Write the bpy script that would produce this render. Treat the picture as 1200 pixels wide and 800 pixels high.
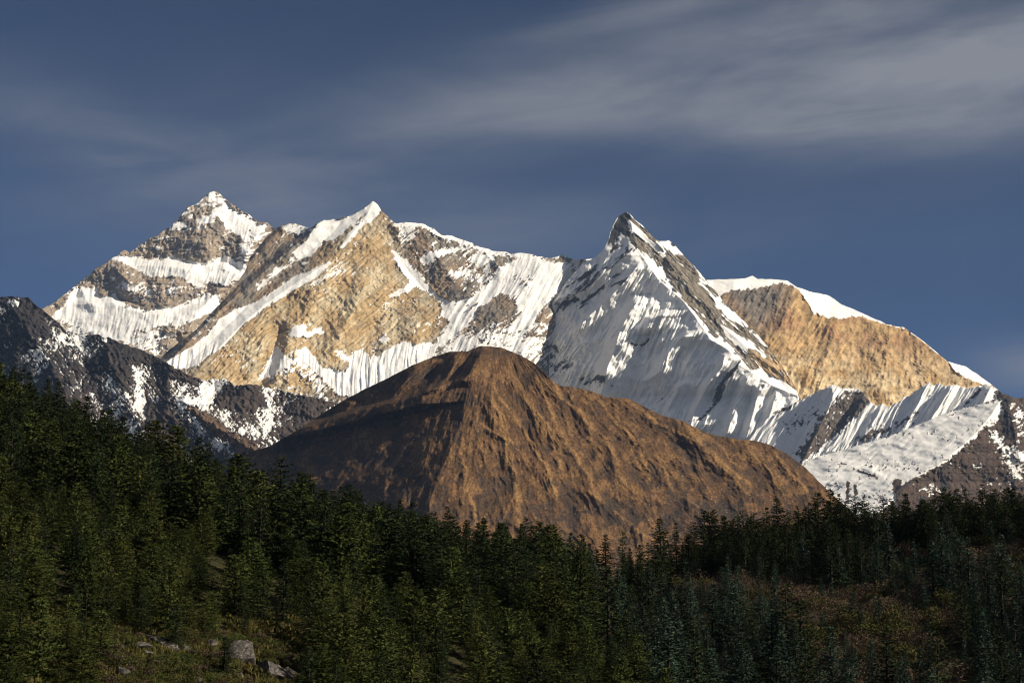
import bpy, math, random
import numpy as np

for o in list(bpy.data.objects):
    bpy.data.objects.remove(o)
SC = bpy.context.scene
COL = SC.collection
R = math.radians

# ------------------------------------------------------------------ camera, sky, sun, exposure
F_PX, CX, CY = 1903.0, 600.0, 400.0          # focal length in photo pixels (1200 px wide)
PITCH = math.atan(300.0 / F_PX)              # eye level sits at photo row 700
cam_d = bpy.data.cameras.new("camera")
cam = bpy.data.objects.new("camera", cam_d)
COL.objects.link(cam)
cam_d.sensor_width = 36.0
cam_d.lens = 36.0 * F_PX / 1200.0
cam_d.clip_start, cam_d.clip_end = 0.5, 200000.0
cam.location = (0, 0, 0)
cam.rotation_euler = (R(90) + PITCH, 0, 0)
SC.camera = cam

SUN_AZ, SUN_EL = 110.0, 28.0                 # degrees clockwise from the view axis, degrees up
world = bpy.data.worlds.new("World")
SC.world = world
world.use_nodes = True
sun_d = bpy.data.lights.new("sun", "SUN")
sun_d.energy, sun_d.angle, sun_d.color = 5.0, R(0.5), (1.0, 0.89, 0.72)
sun = bpy.data.objects.new("sun", sun_d)
COL.objects.link(sun)
sun.rotation_euler = (R(90 - SUN_EL), 0, R(180 - SUN_AZ))
SC.view_settings.view_transform = "Standard"
SC.view_settings.look = "None"
SC.view_settings.exposure = 0.38
SC.view_settings.gamma = 1.0
SC.view_settings.use_curve_mapping = False
SC.render.engine = "CYCLES"
SC.cycles.max_bounces = 4
SC.cycles.use_denoising = True
SC.cycles.pixel_filter_type = "BLACKMAN_HARRIS"
SC.cycles.filter_width = 1.05


def world_nodes():
    nt = world.node_tree
    N, L = nt.nodes, nt.links
    N.clear()
    out = N.new("ShaderNodeOutputWorld")
    bg = N.new("ShaderNodeBackground")
    bg.inputs["Strength"].default_value = 0.044
    sky = N.new("ShaderNodeTexSky")
    sky.sky_type = "NISHITA"
    sky.sun_disc = False
    sky.sun_elevation = R(SUN_EL)
    sky.sun_rotation = R(SUN_AZ)
    sky.altitude = 7000
    sky.air_density = 0.75
    sky.dust_density = 0.0
    sky.ozone_density = 3.0
    tc = N.new("ShaderNodeTexCoord")
    sep = N.new("ShaderNodeSeparateXYZ")
    L.new(tc.outputs["Generated"], sep.inputs[0])

    def math_(op, a, b=None, c=None):
        n = N.new("ShaderNodeMath")
        n.operation = op
        for i, v in enumerate((a, b, c)):
            if v is None:
                continue
            if isinstance(v, (int, float)):
                n.inputs[i].default_value = v
            else:
                L.new(v, n.inputs[i])
        return n.outputs[0]

    az = math_("ARCTAN2", sep.outputs[0], sep.outputs[1])         # compass direction, radians
    el = math_("ARCSINE", sep.outputs[2])                          # height above the horizon, radians

    def smooth(v, a, b):
        n = N.new("ShaderNodeMapRange")
        n.interpolation_type = "SMOOTHSTEP"
        n.inputs["From Min"].default_value = a
        n.inputs["From Max"].default_value = b
        L.new(v, n.inputs["Value"])
        return n.outputs[0]

    def noise(u, v, su, sv, detail, seed, rough=0.55, dist=0.0):
        cmb = N.new("ShaderNodeCombineXYZ")
        L.new(math_("MULTIPLY", u, su), cmb.inputs[0])
        L.new(math_("MULTIPLY", v, sv), cmb.inputs[1])
        cmb.inputs[2].default_value = seed
        n = N.new("ShaderNodeTexNoise")
        n.inputs["Scale"].default_value = 1.0
        n.inputs["Detail"].default_value = detail
        n.inputs["Roughness"].default_value = rough
        n.inputs["Distortion"].default_value = dist
        L.new(cmb.outputs[0], n.inputs["Vector"])
        return n.outputs["Fac"]

    def band(az0, el0, tilt, half_u, half_v):
        """soft elliptical patch of cirrus centred on a direction of the sky, long axis tilted"""
        du = math_("SUBTRACT", az, az0)
        dv = math_("SUBTRACT", el, el0)
        c, s = math.cos(tilt), math.sin(tilt)
        u = math_("ADD", math_("MULTIPLY", du, c), math_("MULTIPLY", dv, s))
        v = math_("SUBTRACT", math_("MULTIPLY", dv, c), math_("MULTIPLY", du, s))
        q = math_("ADD", math_("POWER", math_("ABSOLUTE", math_("DIVIDE", u, half_u)), 2.0),
                  math_("POWER", math_("ABSOLUTE", math_("DIVIDE", v, half_v)), 2.0))
        return math_("POWER", 2.718, math_("MULTIPLY", q, -1.0))

    k = 1 / F_PX
    P = lambda x, y: ((x - 600) * k, (700 - y) * k * 0.985)
    streak = noise(math_("ADD", az, math_("MULTIPLY", el, 1.2)), math_("SUBTRACT", el, math_("MULTIPLY", az, 0.12)), 7, 34, 9, 3.1, 0.62, 0.5)
    soft = noise(az, math_("SUBTRACT", el, math_("MULTIPLY", az, 0.15)), 5, 18, 4, 9.7, 0.5, 0.4)
    total = None
    for (x, y, tilt, hu, hv, amp) in CLOUDS:
        a0, e0 = P(x, y)
        b = math_("MULTIPLY", band(a0, e0, R(tilt), hu * k, hv * k), amp)
        total = b if total is None else math_("ADD", total, b)
    tex = math_("ADD", math_("MULTIPLY", smooth(streak, 0.22, 0.82), 0.55), math_("MULTIPLY", smooth(soft, 0.1, 0.8), 0.85))
    fac = math_("MINIMUM", math_("MULTIPLY", total, tex), 0.9)
    # thin veil everywhere above the horizon
    veil = math_("MULTIPLY", smooth(soft, 0.35, 0.75), 0.03)
    fac = math_("ADD", fac, veil)
    # unseen cirrus sheet behind and beside the camera, added to brighten the shaded slopes
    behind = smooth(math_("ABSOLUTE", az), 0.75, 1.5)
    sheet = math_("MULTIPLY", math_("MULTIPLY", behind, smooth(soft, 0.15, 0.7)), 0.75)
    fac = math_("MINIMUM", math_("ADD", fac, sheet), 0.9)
    tint = N.new("ShaderNodeMix")
    tint.data_type = "RGBA"
    tint.blend_type = "MULTIPLY"
    tint.inputs["Factor"].default_value = 1.0
    L.new(sky.outputs[0], tint.inputs["A"])
    tint.inputs["B"].default_value = SKY_TINT
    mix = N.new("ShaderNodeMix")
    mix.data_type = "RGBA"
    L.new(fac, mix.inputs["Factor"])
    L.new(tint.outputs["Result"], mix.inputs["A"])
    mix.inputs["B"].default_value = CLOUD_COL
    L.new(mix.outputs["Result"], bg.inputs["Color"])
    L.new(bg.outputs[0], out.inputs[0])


SKY_TINT = (1, 1, 1, 1)
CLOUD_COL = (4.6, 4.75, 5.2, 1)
#          px    py   tilt  half-length half-thickness amount
CLOUDS = [(1110, 92, 3, 250, 76, 0.95),
          (960, 148, -2, 300, 34, 0.52),
          (820, 65, 14, 310, 46, 0.46),
          (790, 4, 12, 180, 18, 0.55),
          (180, 195, -16, 250, 46, 0.38),
          (500, 120, 10, 320, 60, 0.36),
          (1200, 440, 0, 70, 28, 0.60),
          (480, 250, 0, 380, 60, 0.30)]
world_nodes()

# ------------------------------------------------------------------ helpers
def ray(px, py, d):
    """points at horizontal-forward distance d along the sight lines of photo pixels (px, py)"""
    u = (np.asarray(px, float) - CX) / F_PX
    v = (CY - np.asarray(py, float)) / F_PX
    c, s = math.cos(PITCH), math.sin(PITCH)
    fy, fz = c - v * s, s + v * c
    return np.stack([u / fy * d, np.ones_like(u) * d, fz / fy * d], -1)


def to_px(x, y, z):
    c, s = math.cos(PITCH), math.sin(PITCH)
    f = y * c + z * s
    return CX + F_PX * x / f, CY - F_PX * (-y * s + z * c) / f


def _hash(ix, iy, seed):
    n = (ix.astype(np.int64) * 374761393 + iy.astype(np.int64) * 668265263 + seed * 2147483647) & 0xFFFFFFFF
    n = ((n ^ (n >> 13)) * 1274126177) & 0xFFFFFFFF
    n = n ^ (n >> 16)
    return n


def perlin(x, y, seed=0):
    x, y = np.broadcast_arrays(np.asarray(x, float), np.asarray(y, float))
    x0, y0 = np.floor(x), np.floor(y)
    fx, fy = x - x0, y - y0
    u = fx * fx * fx * (fx * (fx * 6 - 15) + 10)
    v = fy * fy * fy * (fy * (fy * 6 - 15) + 10)

    def g(dx, dy):
        a = _hash(x0 + dx, y0 + dy, seed) * (2 * math.pi / 4294967296.0)
        return np.cos(a) * (fx - dx) + np.sin(a) * (fy - dy)
    n0 = g(0, 0) + u * (g(1, 0) - g(0, 0))
    n1 = g(0, 1) + u * (g(1, 1) - g(0, 1))
    return (n0 + v * (n1 - n0)) * 1.5


def fbm(x, y, octv=4, seed=0, gain=0.5, lac=2.03):
    s, a = 0.0, 1.0
    for i in range(octv):
        s = s + a * perlin(x, y, seed + i * 17)
        x, y, a = x * lac + 11.3, y * lac - 7.7, a * gain
    return s


def ridged(x, y, octv=4, seed=0, gain=0.5, lac=2.07):
    """0..~1.8, crests high"""
    s, a = 0.0, 1.0
    for i in range(octv):
        s = s + a * (1 - np.abs(perlin(x, y, seed + i * 31)) * 1.6)
        x, y, a = x * lac + 5.1, y * lac + 3.3, a * gain
    return s


def rot(px, py, deg, la, lc):
    """coordinates along (length la) and across (length lc) a direction; deg anticlockwise from the horizontal in the picture of the slope"""
    c, s = math.cos(R(deg)), math.sin(R(deg))
    return (px * c - py * s) / la, (px * s + py * c) / lc


def sstep(a, b, x):
    t = np.clip((x - a) / (b - a), 0, 1)
    return t * t * (3 - 2 * t)


def poly(px, py, pts, feather=4.0):
    """signed membership of a patch, -1 outside .. +1 inside, soft over the feather"""
    pts = np.asarray(pts, float)
    lo, hi = pts.min(0) - feather * 1.5, pts.max(0) + feather * 1.5
    out = np.full(px.shape, -1.0)
    m = (px > lo[0]) & (px < hi[0]) & (py > lo[1]) & (py < hi[1])
    x, y = px[m], py[m]
    d2 = np.full(x.shape, 1e12)
    ins = np.zeros(x.shape, bool)
    n = len(pts)
    for i in range(n):
        (ax, ay), (bx, by) = pts[i], pts[(i + 1) % n]
        ex, ey = bx - ax, by - ay
        t = np.clip(((x - ax) * ex + (y - ay) * ey) / (ex * ex + ey * ey + 1e-9), 0, 1)
        d2 = np.minimum(d2, (x - ax - t * ex) ** 2 + (y - ay - t * ey) ** 2)
        c = (ay > y) != (by > y)
        ins ^= c & (x < (bx - ax) * (y - ay) / (by - ay + 1e-12) + ax)
    d = np.sqrt(d2) * np.where(ins, 1, -1)
    out[m] = np.clip(d / feather, -1, 1)
    return out


def line_x(pl, py):
    pl = np.asarray(pl, float)
    return np.interp(py, pl[:, 1], pl[:, 0])


def bump(px, py, pl, h, wl, wr, taper=12.0):
    """a rib (h>0) or gully (h<0) that follows a falling line pl; wl, wr its reach to either side"""
    pl = np.asarray(pl, float)
    dx = px - line_x(pl, py)
    pr = np.clip(1 - np.where(dx > 0, dx / wr, -dx / wl), 0, 1)
    t = np.clip((py - pl[0, 1]) / taper, 0, 1) * np.clip((pl[-1, 1] - py) / taper, 0, 1)
    return h * pr * t


def hbump(px, py, pl, h, wu, wd, taper=12.0):
    """same for a line that runs across the slope (function of px); wu reach upwards, wd downwards"""
    pl = np.asarray(pl, float)
    dy = np.interp(px, pl[:, 0], pl[:, 1]) - py
    pr = np.clip(1 - np.where(dy > 0, dy / wu, -dy / wd), 0, 1)
    t = np.clip((px - pl[0, 0]) / taper, 0, 1) * np.clip((pl[-1, 0] - px) / taper, 0, 1)
    return h * pr * t


def tent(px, py, pl, kl, kr):
    """main ridge: recedes by kl / kr per unit to either side of a falling line; line points may carry their own offset"""
    pl = np.asarray(pl, float)
    dx = px - line_x(pl, py)
    off = np.interp(py, pl[:, 1], pl[:, 2]) if pl.shape[1] > 2 else 0.0
    return off + np.where(dx > 0, dx * kr, -dx * kl)


Z1 = lambda *p: [(x / 3, 200 + y / 3) for x, y in p]
Z2 = lambda *p: [(300 + x / 3, 200 + y / 3) for x, y in p]
Z3 = lambda *p: [(600 + x / 3, 230 + y / 3) for x, y in p]
Z4 = lambda *p: [(800 + x / 2.5, 300 + y / 2.5) for x, y in p]
Z5 = lambda *p: [(250 + x / 3, 390 + y / 3) for x, y in p]
Z6 = lambda *p: [(600 + x / 3, 400 + y / 3) for x, y in p]
Z7 = lambda *p: [(x / 3, 400 + y / 3) for x, y in p]
ZR = lambda *p: [(1000 + x / 5.97, 430 + y / 5.97) for x, y in p]
ZF = lambda *p: [(700 + x / 5.97, 360 + y / 5.97) for x, y in p]
ZT = lambda *p: [(600 + x / 5.97, 240 + y / 5.97) for x, y in p]
ZM = lambda *p: [(420 + x / 5.97, 230 + y / 5.97) for x, y in p]
ZH = lambda *p: [(440 + x / 5.97, 380 + y / 5.97) for x, y in p]


def new_mesh(name, verts, quads=None, tris=None, smooth=True):
    me = bpy.data.meshes.new(name)
    verts = np.asarray(verts, np.float32)
    nq = 0 if quads is None else len(quads)
    nt_ = 0 if tris is None else len(tris)
    me.vertices.add(len(verts))
    me.vertices.foreach_set("co", verts.ravel())
    idx = []
    if nq:
        idx.append(np.asarray(quads, np.int32).ravel())
    if nt_:
        idx.append(np.asarray(tris, np.int32).ravel())
    idx = np.concatenate(idx)
    me.loops.add(len(idx))
    me.loops.foreach_set("vertex_index", idx)
    me.polygons.add(nq + nt_)
    starts = np.concatenate([np.arange(nq) * 4, nq * 4 + np.arange(nt_) * 3]).astype(np.int32)
    tot = np.concatenate([np.full(nq, 4), np.full(nt_, 3)]).astype(np.int32)
    me.polygons.foreach_set("loop_start", starts)
    me.polygons.foreach_set("loop_total", tot)
    me.polygons.foreach_set("use_smooth", np.full(nq + nt_, smooth, bool))
    me.update(calc_edges=True)
    return me


def set_color(me, rgb):
    a = me.color_attributes.new("albedo", "FLOAT_COLOR", "POINT")
    c = np.ones((len(rgb), 4), np.float32)
    c[:, :3] = rgb
    a.data.foreach_set("color", c.ravel())


def grid_quads(nr, nc):
    i = np.arange(nr * nc).reshape(nr, nc)
    return np.stack([i[:-1, :-1], i[:-1, 1:], i[1:, 1:], i[1:, :-1]], -1).reshape(-1, 4)


def mat(name, build):
    m = bpy.data.materials.new(name)
    m.use_nodes = True
    nt = m.node_tree
    b = nt.nodes["Principled BSDF"]
    b.inputs["Specular IOR Level"].default_value = 0.15
    b.inputs["Roughness"].default_value = 0.9
    build(nt, b)
    return m


def link_color(nt, b, size, amount, attr="albedo"):
    """surface colour map of snow, rock and grass, with fine grain on top"""
    N, L = nt.nodes, nt.links
    a = N.new("ShaderNodeAttribute")
    a.attribute_name = attr
    tc = N.new("ShaderNodeTexCoord")
    n = N.new("ShaderNodeTexNoise")
    n.inputs["Scale"].default_value = 1.0 / size
    n.inputs["Detail"].default_value = 5
    n.inputs["Roughness"].default_value = 0.65
    L.new(tc.outputs["Object"], n.inputs["Vector"])
    r = N.new("ShaderNodeMapRange")
    r.inputs["From Min"].default_value = 0.25
    r.inputs["From Max"].default_value = 0.75
    r.inputs["To Min"].default_value = 1 - amount
    r.inputs["To Max"].default_value = 1 + amount * 0.6
    L.new(n.outputs["Fac"], r.inputs["Value"])
    m = N.new("ShaderNodeMix")
    m.data_type = "RGBA"
    m.blend_type = "MULTIPLY"
    m.inputs["Factor"].default_value = 1
    L.new(a.outputs["Color"], m.inputs["A"])
    L.new(r.outputs[0], m.inputs["B"])
    L.new(m.outputs["Result"], b.inputs["Base Color"])
    bp = N.new("ShaderNodeBump")
    bp.inputs["Strength"].default_value = 0.35
    bp.inputs["Distance"].default_value = size * 0.25
    L.new(n.outputs["Fac"], bp.inputs["Height"])
    L.new(bp.outputs[0], b.inputs["Normal"])


M_ROCK = mat("alpine_rock_and_snow", lambda nt, b: link_color(nt, b, 60.0, 0.12))
M_GRASSHILL = mat("dry_grass_slope", lambda nt, b: link_color(nt, b, 14.0, 0.42))

SNOW = np.array([0.88, 0.872, 0.85])


def mix3(a, b, f):
    f = np.asarray(f)[..., None]
    return np.asarray(a) * (1 - f) + np.asarray(b) * f


def mountain(name, D, crest, base, relief, surface, material, kz=0.84, dx=1.0, jag=1.2, seed=1, rows=None, zbot=-350.0):
    crest = np.asarray(crest, float)
    px = np.arange(crest[0, 0], crest[-1, 0] + dx * 0.5, dx)
    cy = np.interp(px, crest[:, 0], crest[:, 1])
    cy = cy + jag * (fbm(px / 9.0, px * 0 + seed, 4, seed * 7, 0.6))
    by = np.interp(px, *zip(*base)) if isinstance(base, (list, tuple)) else np.full_like(px, base)
    n = rows or int((by - cy).max() / dx) + 2
    t = np.linspace(0, 1, n)[:, None]
    PY = by[None] + (cy - by)[None] * t
    PX = np.broadcast_to(px, PY.shape).copy()
    rel, rough, soft = relief(PX, PY)
    col, snow = surface(PX, PY, rough)
    y0 = by.max()
    Rr = kz * (y0 - PY) + rel + rough * (1 - 0.82 * snow) + soft * (0.25 + 0.75 * snow)
    d = D * (1 + Rr / F_PX)
    P = ray(PX, PY, d)
    # far side of the mountain: falls away behind the crest
    top = P[-1]
    nb = 14
    ks = np.linspace(0, 1, nb + 1)[1:] ** 1.3
    H = top[:, 2] - zbot
    back = []
    for k in ks:
        q = top.copy()
        q[:, 1] += H * k * 1.15
        q[:, 2] = top[:, 2] - H * k + H * 0.05 * math.sin(k * math.pi) * fbm(px / 30.0, px * 0 + k * 6, 3, seed + 90)
        back.append(q)
    front0 = P[0].copy()
    front0[:, 2] = zbot
    front0[:, 1] -= np.maximum(0, P[0][:, 2] - zbot) * 0.6
    V = np.concatenate([front0[None], P, np.stack(back)], 0)
    foot = np.broadcast_to(np.array([0.050, 0.043, 0.036]), col[:1].shape)
    C = np.concatenate([foot, foot, col[1:], np.repeat(col[-1:], nb, 0)], 0)
    me = new_mesh(name, V.reshape(-1, 3), grid_quads(V.shape[0], V.shape[1]))
    set_color(me, C.reshape(-1, 3))
    me.materials.append(material)
    o = bpy.data.objects.new(name, me)
    COL.objects.link(o)
    o["kind"] = "structure"
    return o


def flutes(px, py, deg, lc, la, seed, octv=2):
    """narrow avalanche runnels: crest lines along the fall direction"""
    a, c = rot(px, py, deg, la, lc)
    w = 0.6 * perlin(px / 45.0, py / 45.0, seed + 3)
    return ridged(c + w, a, octv, seed, 0.55)


def rocky(px, py, seed, amp=1.0):
    return amp * (7.0 * fbm(px / 55, py / 55, 2, seed) + 3.4 * fbm(px / 17, py / 17, 2, seed + 5) + 2.3 * (0.9 - ridged(px / 8.5, py / 8.5, 3, seed + 9, 0.6)))


def strata(px, py, deg, seed, la=26, lc=2.6, octv=3):
    a, c = rot(px, py, deg, la, lc)
    w = perlin(px / 30.0, py / 30.0, seed + 1) * 1.5
    return fbm(a, c + w, octv, seed, 0.6)


def field(px, py, base, patches):
    f = np.full(px.shape, float(base))
    for pts, w, fe in patches:
        f += w * (poly(px, py, pts, fe) + 1) * 0.5
    return f


# ------------------------------------------------------------------ far massif: the left summit
def leftpeak_relief(px, py):
    rel = 0.14 * (px - 240)
    rel = rel + np.minimum(tent(px, py, [(250, 222, 0), (247, 262, 2), (236, 300, 8), (205, 340, 20), (170, 400, 30), (150, 480, 40)], 0.34, 0.26), 60) - 30
    rel -= bump(px, py, [(313, 258), (292, 290), (282, 320), (250, 345), (228, 372), (214, 400)], 14, 30, 14)
    rel -= bump(px, py, [(133, 300), (138, 318), (150, 330), (150, 352)], 10, 16, 22)
    rel -= bump(px, py, [(92, 330), (98, 345), (108, 366)], 8, 12, 18)
    rel -= hbump(px, py, [(140, 302), (200, 303), (240, 312), (262, 306), (290, 318)], -14, 26, 9)
    rel -= hbump(px, py, [(80, 350), (130, 346), (170, 360), (210, 362), (258, 345)], -12, 24, 8)
    rough = rocky(px, py, 11, 0.85) + 1.3 * strata(px, py, 14, 15)
    return rel, rough, 1.1 * (0.9 - flutes(px, py, 80, 8, 40, 17)) + 1.8 * fbm(px / 20, py / 14, 2, 18)


def leftpeak_surface(px, py, rough):
    patches = [
        (Z1((660, 125), (740, 70), (800, 95), (780, 135), (720, 110), (650, 165)), 0.75, 6),
        (Z1((745, 150), (800, 118), (860, 150), (905, 185), (945, 195), (900, 220), (862, 242), (835, 222), (800, 205), (770, 165)), 1.5, 4),
        (Z1((690, 170), (745, 160), (760, 180), (700, 195)), 1.2, 3),
        (Z1((600, 195), (650, 182), (660, 198), (600, 204)), 1.2, 3),
        (Z1((390, 305), (440, 296), (500, 312), (560, 318), (600, 305), (650, 322), (720, 330), (790, 305), (868, 340), (865, 372), (790, 398), (735, 385), (700, 412), (640, 372), (590, 362), (540, 372), (480, 340)), 1.9, 4),
        (Z1((400, 385), (470, 398), (560, 420), (640, 410), (560, 450), (470, 440), (410, 415)), 0.95, 8),
        (Z1((262, 415), (330, 415), (350, 445), (400, 440), (440, 478), (520, 492), (570, 480), (640, 476), (720, 445), (765, 445), (768, 468), (720, 505), (640, 530), (560, 540), (480, 552), (440, 590), (380, 585), (330, 565), (250, 530), (190, 515), (230, 470)), 1.9, 4),
        (Z1((200, 510), (330, 560), (480, 560), (640, 535), (600, 640), (540, 660), (380, 600), (240, 580)), 0.75, 10),
        (Z1((850, 250), (900, 225), (930, 225), (870, 300), (850, 320)), 0.8, 5),
    ]
    f = field(px, py, -0.46, patches)
    n = 0.55 * fbm(px / 9, py / 6, 5, 21, 0.70) + 0.40 * strata(px, py, 16, 23, 18, 2.4) + 0.05 * rough
    s = sstep(-0.05, 0.12, f + n)
    tone = 1 + 0.30 * strata(px, py, 35, 25, 30, 3) + 0.2 * fbm(px / 25, py / 25, 3, 26)
    brown = np.array([0.32, 0.258, 0.196])
    grey = np.array([0.235, 0.20, 0.162])
    rock = mix3(brown, grey, sstep(-0.3, 0.5, fbm(px / 35, py / 30, 3, 27) + poly(px, py, Z1((600, 215), (740, 220), (880, 280), (860, 320), (640, 320), (570, 290)), 20) * 0.3)) * np.clip(tone, 0.45, 1.6)[..., None]
    return mix3(rock, SNOW, s), s


LEFTPEAK = [(20, 400), (50, 362), (66.7, 351.7), (88, 335), (110, 316.7), (131.7, 303), (142, 296), (146.7, 292.5), (151.7, 296), (166.7, 285), (185, 275), (200, 265), (211.7, 253), (220, 243), (233, 236.7), (240, 230), (245, 226.7), (250, 223.5), (258, 227), (263, 233), (270, 238), (283, 246.7), (296.7, 255), (303, 260), (313, 260.5), (321.7, 269), (340, 285), (370, 310)]
mountain("mountain_massif", 21500, LEFTPEAK, 500, leftpeak_relief, leftpeak_surface, M_ROCK, jag=1.4, seed=3, dx=0.8)


# ------------------------------------------------------------------ the gold-faced middle summit
GOLD_EDGE = [(438, 234, 0), (430, 252, 1), (404, 284, 6), (383, 308, 8), (343, 334, 10), (312, 356, 12), (283, 380, 12), (262, 402, 12), (232, 432, 12), (205, 470, 14)]


MIDPEAK = [(150, 462), (187, 419), (214, 397), (230, 386), (257, 357), (277, 333), (287, 318), (293, 301), (310, 281), (321.7, 268), (336.7, 262), (345, 262), (353, 264), (363, 268), (371, 262.5), (380, 257.3), (396.7, 257), (413, 251), (425, 245), (431.7, 240), (437, 235.5), (443, 240), (446.7, 246.7), (455, 255), (463, 261.5), (480, 260.5), (490, 261), (496.7, 262.7), (508, 268), (516.7, 275), (530, 276.5), (546.7, 283), (563, 289), (576.7, 294), (590, 295), (600, 297), (616.7, 296.5), (628, 300), (640, 301.7), (650, 301.5), (659, 298), (666.7, 302.7), (676.7, 304), (700, 303), (730, 320), (760, 345)]


def mid_relief(px, py):
    rel = np.minimum(tent(px, py, GOLD_EDGE, 0.42, 0.30), 62)
    # stepped ribs left of the gold face, their steep sides away from the sun
    rel -= bump(px, py, [(378, 256), (362, 275), (330, 300), (300, 327), (270, 352), (238, 384), (205, 416), (180, 440)], 17, 12, 26, 8)
    rel -= bump(px, py, [(342, 260), (322, 276), (300, 298), (282, 320), (258, 350), (232, 380), (200, 412)], 10, 10, 18, 8)
    # couloir right of the gold face and the rock buttresses beyond it
    rel -= bump(px, py, [(456, 262), (463, 298), (487, 328), (508, 352), (522, 366), (517, 384), (508, 404), (490, 420)], -8, 22, 46)
    rel -= bump(px, py, [(497, 262), (505, 290), (522, 312), (535, 335), (528, 350)], 5, 26, 34)
    rel -= bump(px, py, [(560, 288), (578, 306), (590, 318), (575, 332)], 6, 26, 16)
    rel -= bump(px, py, [(640, 300), (610, 345), (580, 385), (560, 420)], 8, 34, 30)
    rel -= bump(px, py, [(440, 300), (420, 350), (395, 400), (370, 450)], 10, 30, 34, 30)
    rel -= bump(px, py, [(395, 300), (372, 350), (350, 385), (345, 420), (330, 470)], 12, 36, 30, 30)
    rel -= bump(px, py, [(332, 376), (318, 420), (300, 465)], -12, 16, 13)
    rock = rocky(px, py, 41, 0.62) + 1.5 * strata(px, py, 38, 45, 40, 4)
    fl = 2.2 * (0.9 - flutes(px, py, 83, 7.0, 60, 47)) * sstep(395, 415, py) * sstep(540, 500, px)
    fl2 = 1.6 * (0.9 - flutes(px, py, 62, 8.0, 70, 49)) * sstep(510, 540, px)
    edge = line_x([(672, 302), (655, 330), (642, 350), (630, 388), (612, 415), (600, 460)], py)
    rel = rel + 2.2 * np.maximum(0, px - edge)
    return rel, rock, fl + fl2 + 1.5 * fbm(px / 18, py / 18, 2, 50)


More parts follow.
